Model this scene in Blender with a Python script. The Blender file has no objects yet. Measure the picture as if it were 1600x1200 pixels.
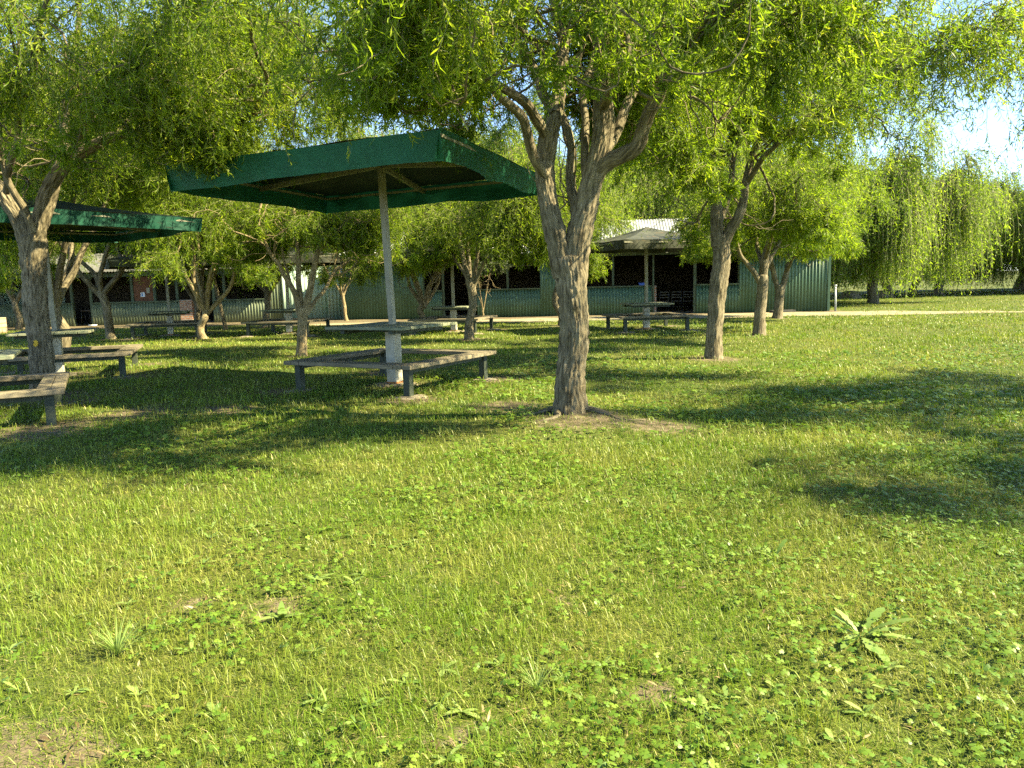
import bpy, math, random
import numpy as np
from mathutils import Vector, Matrix

random.seed(7)
rng = np.random.default_rng(11)
S = bpy.context.scene
COL = S.collection
R = math.radians

# ------------------------------------------------------------------ camera, sky, sun, exposure
F, H0, ROLL, CH = 1208.0, 440.0, R(1.4), 1.5
_p = math.atan((600 - H0) / F)
FWD = np.array([0, math.cos(_p), -math.sin(_p)])
_up = np.array([0, math.sin(_p), math.cos(_p)])
_rt = np.array([1.0, 0, 0])
RT = math.cos(ROLL) * _rt - math.sin(ROLL) * _up
UP = math.sin(ROLL) * _rt + math.cos(ROLL) * _up
cam = bpy.data.cameras.new('camera')
cam.sensor_width = 36.0
cam.lens = 36.0 * F / 1600.0
cam.clip_end = 2000
cam.clip_start = 0.05
co = bpy.data.objects.new('camera', cam)
COL.objects.link(co)
M3 = np.stack([RT, UP, -FWD], axis=1)
m = Matrix([[float(M3[i][j]) for j in range(3)] + [[0, 0, CH][i]] for i in range(3)] + [[0, 0, 0, 1]])
co.matrix_world = m
S.camera = co

SUN_AZ, SUN_EL = R(-14.0), R(42.0)          # azimuth from +X (right) towards +Y (away from the camera)
SUND = Vector((math.cos(SUN_EL) * math.cos(SUN_AZ), math.cos(SUN_EL) * math.sin(SUN_AZ), math.sin(SUN_EL)))
W = bpy.data.worlds.new('World')
S.world = W
W.use_nodes = True
nt = W.node_tree
sky = nt.nodes.new('ShaderNodeTexSky')
sky.sky_type = 'NISHITA'
sky.sun_disc = False
sky.sun_elevation = SUN_EL
sky.sun_rotation = R(90) - SUN_AZ
sky.air_density = 0.62
sky.dust_density = 0.0
sky.ozone_density = 1.2
nt.links.new(sky.outputs[0], nt.nodes['Background'].inputs[0])
nt.nodes['Background'].inputs[1].default_value = 0.08
sl = bpy.data.lights.new('sun', 'SUN')
sl.energy = 4.3
sl.angle = R(0.53)
sl.color = (1.0, 0.87, 0.55)
so = bpy.data.objects.new('sun', sl)
COL.objects.link(so)
so.rotation_euler = SUND.to_track_quat('Z', 'Y').to_euler()
so.location = (20, 0, 20)
S.view_settings.view_transform = 'Standard'
S.view_settings.look = 'None'
S.view_settings.exposure = 2.6
S.view_settings.gamma = 1.0
S.cycles.max_bounces = 12
S.cycles.diffuse_bounces = 7
S.cycles.transmission_bounces = 7
S.cycles.glossy_bounces = 2
S.cycles.sample_clamp_indirect = 4.0
S.cycles.use_denoising = False


# ------------------------------------------------------------------ helpers
def ray(x, y):
    return FWD + RT * ((x - 800) / F) + UP * ((600 - y) / F)


def atz(x, y, z=0.0):
    d = ray(x, y)
    return np.array([0, 0, CH]) + d * ((z - CH) / d[2])


def atY(x, y, Y):
    d = ray(x, y)
    return np.array([0, 0, CH]) + d * (Y / d[1])


def _hash(ix, iy, iz, seed):
    h = (ix * 374761393 + iy * 668265263 + iz * 2147483647 + seed * 974634777) & 0xFFFFFFFF
    h = ((h ^ (h >> 13)) * 1274126177) & 0xFFFFFFFF
    return ((h ^ (h >> 16)) & 0xFFFF) / 65535.0


def vnoise(p, seed=0):
    p = np.asarray(p, float)
    i = np.floor(p).astype(np.int64)
    f = p - i
    f = f * f * (3 - 2 * f)
    out = 0
    for dx in (0, 1):
        for dy in (0, 1):
            for dz in (0, 1):
                w = (f[..., 0] if dx else 1 - f[..., 0]) * (f[..., 1] if dy else 1 - f[..., 1]) * (f[..., 2] if dz else 1 - f[..., 2])
                out = out + w * _hash(i[..., 0] + dx, i[..., 1] + dy, i[..., 2] + dz, seed)
    return out


def noise2(x, y, s, seed=0):
    x = np.asarray(x, float); y = np.asarray(y, float)
    return vnoise(np.stack([x * s, y * s, np.zeros_like(x)], -1), seed)


def link(o, parent=None):
    COL.objects.link(o)
    if parent is not None:
        o.parent = parent
    return o


def np_mesh(name, verts, faces_list, mats, parent=None, mat_idx=None, smooth=False, attrs=None):
    """verts (N,3); faces_list: list of (M,k) int arrays; mat_idx: material per array"""
    me = bpy.data.meshes.new(name)
    verts = np.ascontiguousarray(verts, dtype=np.float32)
    me.vertices.add(len(verts))
    me.vertices.foreach_set('co', verts.ravel())
    nl = sum(f.size for f in faces_list)
    nf = sum(len(f) for f in faces_list)
    me.loops.add(nl)
    me.polygons.add(nf)
    me.loops.foreach_set('vertex_index', np.concatenate([f.ravel() for f in faces_list]).astype(np.int32))
    tot = np.concatenate([np.full(len(f), f.shape[1], np.int32) for f in faces_list])
    st = np.zeros(nf, np.int32)
    st[1:] = np.cumsum(tot)[:-1]
    me.polygons.foreach_set('loop_start', st)
    if mat_idx is not None:
        me.polygons.foreach_set('material_index', np.concatenate([np.full(len(f), k, np.int32) for f, k in zip(faces_list, mat_idx)]))
    if smooth is not False:
        if smooth is True:
            me.polygons.foreach_set('use_smooth', np.ones(nf, bool))
        else:
            me.polygons.foreach_set('use_smooth', np.concatenate([np.full(len(f), bool(k)) for f, k in zip(faces_list, smooth)]))
    else:
        me.polygons.foreach_set('use_smooth', np.zeros(nf, bool))
    for m_ in mats:
        me.materials.append(m_)
    if attrs:
        for k, (typ, arr) in attrs.items():
            a = me.attributes.new(k, typ, 'POINT')
            a.data.foreach_set('value' if typ == 'FLOAT' else 'vector', np.ascontiguousarray(arr, dtype=np.float32).ravel())
    me.update(calc_edges=True)
    o = bpy.data.objects.new(name, me)
    return link(o, parent)


def tag(o, label=None, cat=None, group=None, kind=None):
    if label: o['label'] = label
    if cat: o['category'] = cat
    if group: o['group'] = group
    if kind: o['kind'] = kind
    return o


def empty(name, loc, rz=0.0):
    o = bpy.data.objects.new(name, None)
    o.empty_display_size = 0.2
    o.location = [float(v) for v in loc]
    o.rotation_euler = (0, 0, rz)
    return link(o)


def copy_tree(o, parent=None):
    c = o.copy()
    COL.objects.link(c)
    if parent is not None:
        c.parent = parent
    for ch in list(o.children):
        copy_tree(ch, c)
    return c


class MB:
    def __init__(self):
        self.v, self.f = [], []

    def box(self, c, s, rz=0.0, taper=1.0, rot=None):
        n = len(self.v)
        cz, sz = math.cos(rz), math.sin(rz)
        for dz in (-.5, .5):
            k = taper if dz > 0 else 1.0
            for dx, dy in ((-.5, -.5), (.5, -.5), (.5, .5), (-.5, .5)):
                p = Vector((dx * s[0] * k, dy * s[1] * k, dz * s[2]))
                if rot is not None: p = rot @ p
                x, y = p.x * cz - p.y * sz, p.x * sz + p.y * cz
                self.v.append((c[0] + x, c[1] + y, c[2] + p.z))
        for q in ((3, 2, 1, 0), (4, 5, 6, 7), (0, 1, 5, 4), (1, 2, 6, 5), (2, 3, 7, 6), (3, 0, 4, 7)):
            self.f.append(tuple(n + i for i in q))
        return self

    def beam(self, p0, p1, w, h, up=(0, 0, 1)):
        p0, p1 = Vector(p0), Vector(p1)
        d = (p1 - p0).normalized()
        s = d.cross(Vector(up))
        if s.length < 1e-4: s = Vector((1, 0, 0))
        s.normalize()
        u = s.cross(d)
        n = len(self.v)
        for p in (p0, p1):
            for a, b in ((-.5, -.5), (.5, -.5), (.5, .5), (-.5, .5)):
                self.v.append(tuple(p + s * (a * w) + u * (b * h)))
        for q in ((3, 2, 1, 0), (4, 5, 6, 7), (0, 1, 5, 4), (1, 2, 6, 5), (2, 3, 7, 6), (3, 0, 4, 7)):
            self.f.append(tuple(n + i for i in q))
        return self

    def tube(self, pts, r, n=8):
        pts = [Vector(p) for p in pts]
        b = len(self.v)
        for i, p in enumerate(pts):
            d = (pts[min(i + 1, len(pts) - 1)] - pts[max(i - 1, 0)]).normalized()
            ref = Vector((0, 0, 1)) if abs(d.z) < .9 else Vector((1, 0, 0))
            s = d.cross(ref).normalized(); u = s.cross(d)
            rr = r[i] if isinstance(r, (list, tuple)) else r
            for k in range(n):
                a = 2 * math.pi * k / n
                self.v.append(tuple(p + (s * math.cos(a) + u * math.sin(a)) * rr))
        for i in range(len(pts) - 1):
            for k in range(n):
                k2 = (k + 1) % n
                self.f.append((b + i * n + k, b + i * n + k2, b + (i + 1) * n + k2, b + (i + 1) * n + k))
        self.f.append(tuple(b + k for k in range(n))[::-1])
        self.f.append(tuple(b + (len(pts) - 1) * n + k for k in range(n)))
        return self

    def quad(self, a, b, c, d):
        n = len(self.v)
        self.v += [tuple(a), tuple(b), tuple(c), tuple(d)]
        self.f.append((n, n + 1, n + 2, n + 3))
        return self

    def disc(self, c, rx, ry, h, n=20, jit=.15, seed=1):
        rr = random.Random(seed)
        b = len(self.v)
        js = [1 + rr.uniform(-jit, jit) for _ in range(n)]
        for ring, (k, z) in enumerate(((1.0, 0.0), (.93, h * .7), (.6, h))):
            for i in range(n):
                a = 2 * math.pi * i / n
                self.v.append((c[0] + rx * k * js[i] * math.cos(a), c[1] + ry * k * js[i] * math.sin(a), c[2] + z))
        for ring in range(2):
            for i in range(n):
                j = (i + 1) % n
                self.f.append((b + ring * n + i, b + ring * n + j, b + (ring + 1) * n + j, b + (ring + 1) * n + i))
        self.f.append(tuple(b + 2 * n + i for i in range(n)))
        return self

    def build(self, name, mat, parent=None, bevel=0.0, smooth=False):
        me = bpy.data.meshes.new(name)
        me.from_pydata(self.v, [], self.f)
        me.materials.append(mat)
        if smooth:
            me.polygons.foreach_set('use_smooth', np.ones(len(me.polygons), bool))
        me.update()
        o = link(bpy.data.objects.new(name, me), parent)
        if bevel:
            b = o.modifiers.new('bevel', 'BEVEL')
            b.width = bevel; b.segments = 2; b.limit_method = 'ANGLE'
        return o


# ------------------------------------------------------------------ materials
def new_mat(name):
    m_ = bpy.data.materials.new(name)
    m_.use_nodes = True
    t = m_.node_tree
    t.nodes.clear()
    out = t.nodes.new('ShaderNodeOutputMaterial')
    return m_, t, out


def N(t, typ, **kw):
    n = t.nodes.new(typ)
    for k, v in kw.items():
        setattr(n, k, v)
    return n


def ramp(t, stops, fac=None):
    r_ = N(t, 'ShaderNodeValToRGB')
    e = r_.color_ramp.elements
    while len(e) < len(stops): e.new(0.5)
    for el, (p, c) in zip(e, stops):
        el.position = p
        el.color = tuple(c) + (1,)
    if fac is not None: t.links.new(fac, r_.inputs[0])
    return r_


def tex_noise(t, scale, detail=4, vec=None, rough=.6, stretch=None, dist=0):
    n = N(t, 'ShaderNodeTexNoise')
    n.inputs['Scale'].default_value = scale
    n.inputs['Detail'].default_value = detail
    n.inputs['Roughness'].default_value = rough
    n.inputs['Distortion'].default_value = dist
    if vec is None:
        vec = N(t, 'ShaderNodeTexCoord').outputs['Object']
    if stretch is not None:
        mp = N(t, 'ShaderNodeMapping')
        mp.inputs['Scale'].default_value = stretch
        t.links.new(vec, mp.inputs[0])
        vec = mp.outputs[0]
    t.links.new(vec, n.inputs['Vector'])
    return n


def mix(t, a, b, fac, mode='MIX'):
    mx = N(t, 'ShaderNodeMix', data_type='RGBA', blend_type=mode)
    for sock, v in ((mx.inputs[0], fac), (mx.inputs[6], a), (mx.inputs[7], b)):
        if isinstance(v, (int, float)): sock.default_value = v
        elif isinstance(v, (tuple, list)): sock.default_value = tuple(v) + (1,)
        else: t.links.new(v, sock)
    return mx.outputs[2]


def principled(t, out, color, rough=.8, spec=.3, metal=0.0, bump=None, bs=.3, bd=.01):
    p = N(t, 'ShaderNodeBsdfPrincipled')
    if isinstance(color, tuple): p.inputs['Base Color'].default_value = color + (1,)
    else: t.links.new(color, p.inputs['Base Color'])
    if isinstance(rough, (int, float)): p.inputs['Roughness'].default_value = rough
    else: t.links.new(rough, p.inputs['Roughness'])
    p.inputs['Specular IOR Level'].default_value = spec
    p.inputs['Metallic'].default_value = metal
    if bump is not None:
        b = N(t, 'ShaderNodeBump')
        b.inputs['Strength'].default_value = bs
        b.inputs['Distance'].default_value = bd
        t.links.new(bump, b.inputs['Height'])
        t.links.new(b.outputs[0], p.inputs['Normal'])
    t.links.new(p.outputs[0], out.inputs[0])
    return p


def mat_worn(name, c0, c1, scale=3.0, rough=.8, stretch=(1, 1, 1), spots=None, bump=.25, metal=0.0, spec=.3, pos=(.35, .65)):
    m_, t, out = new_mat(name)
    n = tex_noise(t, scale, 6, stretch=stretch, rough=.65)
    c = ramp(t, [(pos[0], c0), (pos[1], c1)], n.outputs[0]).outputs[0]
    if spots:
        n2 = tex_noise(t, spots[1], 5, stretch=stretch, rough=.7)
        r2 = ramp(t, [(spots[2], (0, 0, 0)), (spots[2] + .08, (1, 1, 1))], n2.outputs[0])
        c = mix(t, c, spots[0], r2.outputs[0])
    n3 = tex_noise(t, scale * 8, 4, stretch=stretch)
    principled(t, out, c, rough, spec, metal, n3.outputs[0], bump, .01)
    return m_


def mat_leaf(name, stops, trans=.45, tcol=(1.25, 1.3, .75), patch=None, rough=.45):
    m_, t, out = new_mat(name)
    a = N(t, 'ShaderNodeAttribute', attribute_name='var')
    c = ramp(t, stops, a.outputs['Fac']).outputs[0]
    if patch:
        pos = N(t, 'ShaderNodeNewGeometry').outputs['Position']
        n = tex_noise(t, patch[0], 3, vec=pos)
        r2 = ramp(t, [(patch[2], (0, 0, 0)), (patch[3], (1, 1, 1))], n.outputs[0])
        c2 = ramp(t, patch[1], a.outputs['Fac']).outputs[0]
        c = mix(t, c, c2, r2.outputs[0])
    p = N(t, 'ShaderNodeBsdfPrincipled')
    p.inputs['Roughness'].default_value = rough
    p.inputs['Specular IOR Level'].default_value = .35
    t.links.new(c, p.inputs['Base Color'])
    tr = N(t, 'ShaderNodeBsdfTranslucent')
    tc = mix(t, c, tcol, 1.0, 'MULTIPLY')
    t.links.new(tc, tr.inputs[0])
    ms = N(t, 'ShaderNodeMixShader')
    ms.inputs[0].default_value = trans
    t.links.new(p.outputs[0], ms.inputs[1])
    t.links.new(tr.outputs[0], ms.inputs[2])
    t.links.new(ms.outputs[0], out.inputs[0])
    return m_


def mat_bark(name, dark, light, moss=None):
    m_, t, out = new_mat(name)
    a = N(t, 'ShaderNodeAttribute', attribute_name='bark').outputs['Vector']
    n1 = tex_noise(t, 34, 6, vec=a, stretch=(1, 1, .17), rough=.65, dist=.5)
    n2 = tex_noise(t, 3, 3, vec=a)
    n3 = tex_noise(t, 60, 3, vec=a, stretch=(1, 1, .35))
    c = ramp(t, [(.34, dark), (.5, tuple((d + l) / 2 for d, l in zip(dark, light))), (.66, light)], n1.outputs[0]).outputs[0]
    tint = ramp(t, [(.4, (.8, .78, .7)), (.65, (1.12, 1.1, 1.05))], n2.outputs[0]).outputs[0]
    c = mix(t, c, tint, 1.0, 'MULTIPLY')
    if moss:
        r2 = ramp(t, [(.6, (0, 0, 0)), (.75, (.7, .7, .7))], tex_noise(t, 5, 5, vec=a).outputs[0])
        c = mix(t, c, moss, r2.outputs[0])
    h = mix(t, n1.outputs[0], n3.outputs[0], .25)
    principled(t, out, c, .9, .15, 0, h, .9, .03)
    return m_


M = {}
GREEN = [(0.0, (.030, .060, .010)), (.5, (.072, .125, .014)), (1.0, (.15, .20, .022))]
M['leaf'] = mat_leaf('willow_leaf', [(0, (.065, .115, .012)), (.45, (.155, .235, .014)), (.85, (.24, .32, .022)), (1, (.36, .40, .04))], .64, (1.4, 1.42, .75))
M['leaf_far'] = mat_leaf('far_willow_leaf', [(0, (.075, .130, .018)), (.5, (.165, .25, .020)), (1, (.275, .355, .038))], .64, (1.4, 1.42, .75))
M['leaf_dark'] = mat_leaf('dark_shrub_leaf', [(0, (.02, .035, .010)), (1, (.06, .09, .025))], .25)
M['twig'] = mat_worn('twig_bark', (.11, .11, .045), (.20, .20, .08), 5)
M['bark'] = mat_bark('willow_bark', (.056, .047, .029), (.27, .235, .16), (.12, .125, .055))
M['bark_pale'] = mat_bark('pale_willow_bark', (.12, .095, .055), (.34, .28, .17))
M['grass'] = mat_leaf('grass_blade', [(0, (.065, .120, .010)), (.5, (.135, .215, .016)), (.8, (.21, .265, .032)), (.86, (.32, .29, .09)), (1, (.44, .37, .17))], .35,
                      patch=(.9, [(0, (.10, .140, .016)), (.45, (.20, .235, .034)), (.75, (.29, .295, .07)), (1, (.41, .37, .15))], .42, .62))
M['clover'] = mat_leaf('clover_leaf', [(0, (.055, .120, .012)), (.6, (.115, .195, .020)), (1, (.18, .26, .035))], .3)
M['weed'] = mat_leaf('weed_leaf', [(0, (.10, .18, .035)), (1, (.25, .33, .09))], .3)
M['litter'] = mat_leaf('dry_leaf', [(0, (.07, .045, .02)), (.6, (.18, .13, .06)), (1, (.30, .24, .12))], .15)
M['timber_bench'] = mat_worn('bench_timber', (.105, .090, .056), (.205, .175, .112), 4, .85, (1, 1, 6), ((.10, .12, .05), 2.5, .6))
M['timber_green'] = mat_worn('faded_green_timber', (.10, .125, .075), (.22, .225, .14), 4, .8, (1, 1, 6), ((.28, .25, .17), 6, .6))
M['leg'] = mat_worn('dark_green_post_paint', (.022, .030, .018), (.055, .066, .042), 6, .6, (1, 1, .4), ((.16, .17, .14), 9, .66))
M['post_white'] = mat_worn('cream_post_paint', (.30, .28, .20), (.50, .47, .37), 5, .6, (1, 1, .5), ((.30, .15, .06), 6, .68))
M['post_grey'] = mat_worn('galvanised_post', (.17, .165, .115), (.27, .26, .19), 9, .5, (1, 1, .3), None, .15, .2)
M['rust'] = mat_worn('rust', (.20, .07, .02), (.36, .16, .05), 12, .9)
M['concrete'] = mat_worn('old_concrete', (.13, .11, .07), (.25, .22, .155), 7, .95, (1, 1, 1), ((.12, .11, .05), 5, .62), .6)
M['dirt_clod'] = mat_worn('dirt_clod', (.10, .075, .04), (.26, .20, .12), 9, .95, bump=.6)
M['corr_green'] = mat_worn('green_sheet_paint', (.048, .100, .060), (.075, .135, .085), 1.3, .5, (1, 1, .35), ((.17, .20, .14), 2.6, .68), .08)
M['corr_old'] = mat_worn('faded_olive_sheet', (.085, .115, .065), (.15, .18, .11), 1.6, .6, (1, 1, .3), ((.22, .22, .16), 3.2, .66), .08)
M['corr_pale'] = mat_worn('pale_weathered_sheet', (.20, .33, .25), (.36, .44, .36), 1.5, .6, (2.5, 2.5, .15), ((.12, .25, .18), 3.0, .58), .08)
M['roof_old'] = mat_worn('old_zinc_roof', (.07, .075, .07), (.14, .14, .13), 1.5, .6, (1, 1, 1), ((.18, .12, .08), 2, .6), .08, .1)
M['roof'] = mat_worn('bare_zinc_roof', (.32, .33, .34), (.50, .51, .52), 1.5, .45, (1, 1, 1), ((.25, .20, .15), 2, .7), .08, .35)
M['frame_green'] = mat_worn('green_timber_post', (.05, .075, .042), (.09, .12, .07), 4, .7, (1, 1, .3))
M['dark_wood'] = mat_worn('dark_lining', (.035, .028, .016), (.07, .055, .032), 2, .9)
M['red_wood'] = mat_worn('red_timber_panel', (.09, .040, .018), (.16, .065, .028), 5, .7, (4, 4, .4))
M['steel'] = mat_worn('chair_steel', (.07, .07, .06), (.12, .12, .11), 8, .4, metal=.6)
M['seat_grey'] = mat_worn('chair_vinyl', (.07, .06, .05), (.12, .10, .08), 8, .6)
M['blue'] = mat_worn('blue_plastic', (.02, .06, .30), (.04, .10, .42), 5, .4)
M['white'] = mat_worn('white_enamel', (.6, .6, .58), (.75, .75, .72), 5, .4)
M['pale_pipe'] = mat_worn('pale_pipe', (.30, .34, .33), (.44, .47, .45), 5, .5)
M['paper'] = mat_worn('notice_paper', (.55, .60, .66), (.66, .70, .74), 3, .7, bump=.02)
M['notice_blue'] = mat_worn('notice_print', (.10, .20, .42), (.16, .28, .5), 9, .7, bump=.02)
M['black_slab'] = mat_worn('dark_slab', (.03, .03, .03), (.06, .06, .055), 5, .9)
M['lichen'] = mat_worn('orange_lichen', (.42, .26, .02), (.55, .36, .04), 20, .95)
M['yellow'] = mat_worn('dandelion_yellow', (.75, .55, .02), (.85, .65, .04), 20, .8)


def mat_brick(name, c1, c2, mortar, scale):
    m_, t, out = new_mat(name)
    b = N(t, 'ShaderNodeTexBrick')
    b.inputs['Color1'].default_value = c1 + (1,); b.inputs['Color2'].default_value = c2 + (1,); b.inputs['Mortar'].default_value = mortar + (1,)
    b.inputs['Scale'].default_value = scale
    b.inputs['Mortar Size'].default_value = .02
    b.inputs['Brick Width'].default_value = .24; b.inputs['Row Height'].default_value = .086
    mp = N(t, 'ShaderNodeMapping'); mp.inputs['Rotation'].default_value = (R(90), 0, 0)
    t.links.new(N(t, 'ShaderNodeTexCoord').outputs['Object'], mp.inputs[0])
    t.links.new(mp.outputs[0], b.inputs['Vector'])
    n = tex_noise(t, 12, 5)
    c = mix(t, b.outputs[0], ramp(t, [(.3, (.7, .7, .7)), (.7, (1.2, 1.15, 1.1))], n.outputs[0]).outputs[0], 1.0, 'MULTIPLY')
    principled(t, out, c, .9, .2, 0, b.outputs['Fac'], .5, -.008)
    return m_


M['brick'] = mat_brick('red_brick', (.27, .11, .06), (.34, .17, .09), (.35, .31, .25), 1.0)
M['brick_tan'] = mat_brick('tan_brick', (.26, .17, .09), (.32, .22, .13), (.33, .29, .22), 1.0)


def mat_cloth(name, c0, c1, trans, worn=None):
    m_, t, out = new_mat(name)
    n = tex_noise(t, 4, 5, stretch=(1, 1, 1))
    c = ramp(t, [(.35, c0), (.68, c1)], n.outputs[0]).outputs[0]
    if worn:
        r2 = ramp(t, [(.60, (0, 0, 0)), (.72, (1, 1, 1))], tex_noise(t, 9, 5, stretch=(.4, .4, 2)).outputs[0])
        c = mix(t, c, worn, r2.outputs[0])
    p = N(t, 'ShaderNodeBsdfPrincipled')
    p.inputs['Roughness'].default_value = .65
    p.inputs['Specular IOR Level'].default_value = .25
    t.links.new(c, p.inputs['Base Color'])
    w = tex_noise(t, 40, 3)
    fo = tex_noise(t, 3, 3, stretch=(1, 1, .3), dist=.8)
    b0 = N(t, 'ShaderNodeBump'); b0.inputs['Strength'].default_value = .5; b0.inputs['Distance'].default_value = .06
    t.links.new(fo.outputs[0], b0.inputs['Height'])
    b = N(t, 'ShaderNodeBump'); b.inputs['Strength'].default_value = .3; b.inputs['Distance'].default_value = .01
    t.links.new(w.outputs[0], b.inputs['Height']); t.links.new(b0.outputs[0], b.inputs['Normal']); t.links.new(b.outputs[0], p.inputs['Normal'])
    tr = N(t, 'ShaderNodeBsdfTranslucent'); t.links.new(c, tr.inputs[0])
    ms = N(t, 'ShaderNodeMixShader'); ms.inputs[0].default_value = trans
    t.links.new(p.outputs[0], ms.inputs[1]); t.links.new(tr.outputs[0], ms.inputs[2])
    t.links.new(ms.outputs[0], out.inputs[0])
    return m_


M['cloth_green'] = mat_cloth('green_shade_cloth', (.009, .078, .040), (.014, .112, .060), .10, (.024, .13, .075))
M['cloth_old'] = mat_cloth('old_green_shade_cloth', (.004, .040, .024), (.008, .070, .042), .08, (.02, .03, .018))
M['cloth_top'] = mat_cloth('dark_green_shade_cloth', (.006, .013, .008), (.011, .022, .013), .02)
M['cloth_grey'] = mat_cloth('grey_shade_cloth', (.040, .045, .032), (.075, .080, .055), .06, (.13, .09, .05))


def mat_ground():
    m_, t, out = new_mat('lawn_soil')
    pos = N(t, 'ShaderNodeTexCoord').outputs['Object']
    n1 = tex_noise(t, .6, 5, vec=pos)
    n2 = tex_noise(t, 9, 6, vec=pos, rough=.7)
    n3 = tex_noise(t, 70, 4, vec=pos)
    n4 = mix(t, n2.outputs[0], n3.outputs[0], .55)
    g = ramp(t, [(.3, (.030, .042, .012)), (.5, (.070, .085, .022)), (.72, (.15, .14, .055))], n4).outputs[0]
    g2 = ramp(t, [(.35, (.8, 1.0, .8)), (.65, (1.25, 1.1, 1.1))], n1.outputs[0]).outputs[0]
    g = mix(t, g, g2, 1.0, 'MULTIPLY')
    d = ramp(t, [(.3, (.075, .060, .036)), (.55, (.14, .115, .07)), (.75, (.25, .21, .14))], n2.outputs[0]).outputs[0]
    a = N(t, 'ShaderNodeAttribute', attribute_name='dirt')
    ad = N(t, 'ShaderNodeMath', operation='ADD')
    t.links.new(a.outputs['Fac'], ad.inputs[0])
    sub = N(t, 'ShaderNodeMath', operation='MULTIPLY_ADD'); sub.inputs[1].default_value = 1.5; sub.inputs[2].default_value = -.78
    t.links.new(n2.outputs[0], sub.inputs[0]); t.links.new(sub.outputs[0], ad.inputs[1])
    fac = ramp(t, [(.35, (0, 0, 0)), (.62, (1, 1, 1))], ad.outputs[0])
    c = mix(t, g, d, fac.outputs[0])
    h = mix(t, n2.outputs[0], n3.outputs[0], .5)
    principled(t, out, c, .95, .1, 0, h, .8, .03)
    return m_


def mat_path():
    m_, t, out = new_mat('dry_dirt_path')
    pos = N(t, 'ShaderNodeTexCoord').outputs['Object']
    n2 = tex_noise(t, 2.2, 6, vec=pos, rough=.7)
    n3 = tex_noise(t, 30, 5, vec=pos)
    c = ramp(t, [(.3, (.15, .13, .07)), (.55, (.27, .235, .15)), (.75, (.40, .36, .26))], n2.outputs[0]).outputs[0]
    principled(t, out, c, .95, .1, 0, n3.outputs[0], .6, .03)
    return m_


M['ground'] = mat_ground()
M['path'] = mat_path()
M['gravel'] = mat_worn('pale_gravel', (.26, .23, .17), (.44, .40, .32), 14, .95, bump=.6)

# ------------------------------------------------------------------ ground
TREES = {  # base positions (x, y) on the lawn
    'a': (-6.8, 11.4), 'b': (-4.65, 17.0), 'c': (-1.08, 20.6), 'd': (.60, 8.25), 'e': (3.68, 14.0), 'f': (6.36, 19.7), 'g': (9.28, 26.8),
    'h': (-12.6, 24.4), 'i': (-9.3, 23.4), 'j': (-10.9, 27.2), 'k': (-10.5, 28.6), 'l': (-9.35, 29.6), 'm': (-9.75, 16.9), 'n': (-6.95, 32.9),
    'o': (-2.97, 26.2), 'p': (1.71, 25.8), 'q': (-1.09, 31.2), 'r': (10.5, 6.3), 's': (-20.0, 31.5)}
TABLES = [  # x, y, bench half side, bench rotation, table height
    (-1.76, 11.55, 1.13, R(61), .91), (-8.12, 14.15, 1.15, R(20), .82), (-6.6, 9.15, 1.13, R(28), .82), (4.0, 22.8, 1.07, R(8), .77),
    (-11.1, 25.3, 1.1, R(14), .78), (-7.05, 24.7, 1.1, R(-6), .78), (-1.75, 24.0, 1.1, R(-14), .78)]

DIRT = [(TREES[k][0], TREES[k][1], r_) for k, r_ in (('a', .8), ('b', .5), ('c', .8), ('e', .7), ('f', .6), ('g', .6), ('h', .6), ('i', .7), ('j', .5), ('k', .5), ('l', .7), ('m', .6), ('o', .6), ('p', .6))]
for _px, _py, _r in ((25, 1185, .30), (120, 1195, .18), (430, 950, .22), (705, 1150, .16), (880, 940, .14), (300, 945, .16), (1020, 1090, .15)):
    _q = atz(_px, _py)
    DIRT.append((float(_q[0]), float(_q[1]), _r))
DIRT += [(.75, 8.0, .8), (1.5, 7.7, .55), (-.1, 9.2, .7), (-5.2, 8.3, .9), (-4.6, 9.3, .8), (-3.6, 9.5, .6), (-6.0, 7.8, .8)]
for (x, y, h, rz, th) in TABLES:
    DIRT += [(x, y, .6)]
    for sx, sy in ((-1, -1), (1, -1), (1, 1), (-1, 1)):
        c_, s_ = math.cos(rz), math.sin(rz)
        DIRT.append((x + h * (sx * c_ - sy * s_), y + h * (sx * s_ + sy * c_), .55))


def dirt(x, y):
    d = np.zeros_like(x)
    for (cx, cy, r_) in DIRT:
        q = np.hypot(x - cx, (y - cy)) / r_
        d = np.maximum(d, np.clip(1.15 - q, 0, 1))
    # bare ground beside the shed
    edge = 28.2 + 1.0 * (noise2(x, y * 0, .35, 5) - .5) + np.clip((-2 - x) * .42, 0, 3.2)
    d = np.maximum(d, np.clip((y - edge) / .8, 0, 1) * (x < 13.5) * (y < 40))
    return d


def gz(x, y):
    z = .05 * (noise2(x, y, .45, 3) - .5) + .02 * (noise2(x, y, 1.7, 4) - .5)
    z = z + .09 * np.exp(-((x - .7) ** 2 + (y - 8.1) ** 2) / .5) + .05 * np.exp(-((x - 3.6) ** 2 + (y - 14) ** 2) / .5)
    return z


def gz1(x, y):
    return float(gz(np.array([x]), np.array([y]))[0])


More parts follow.
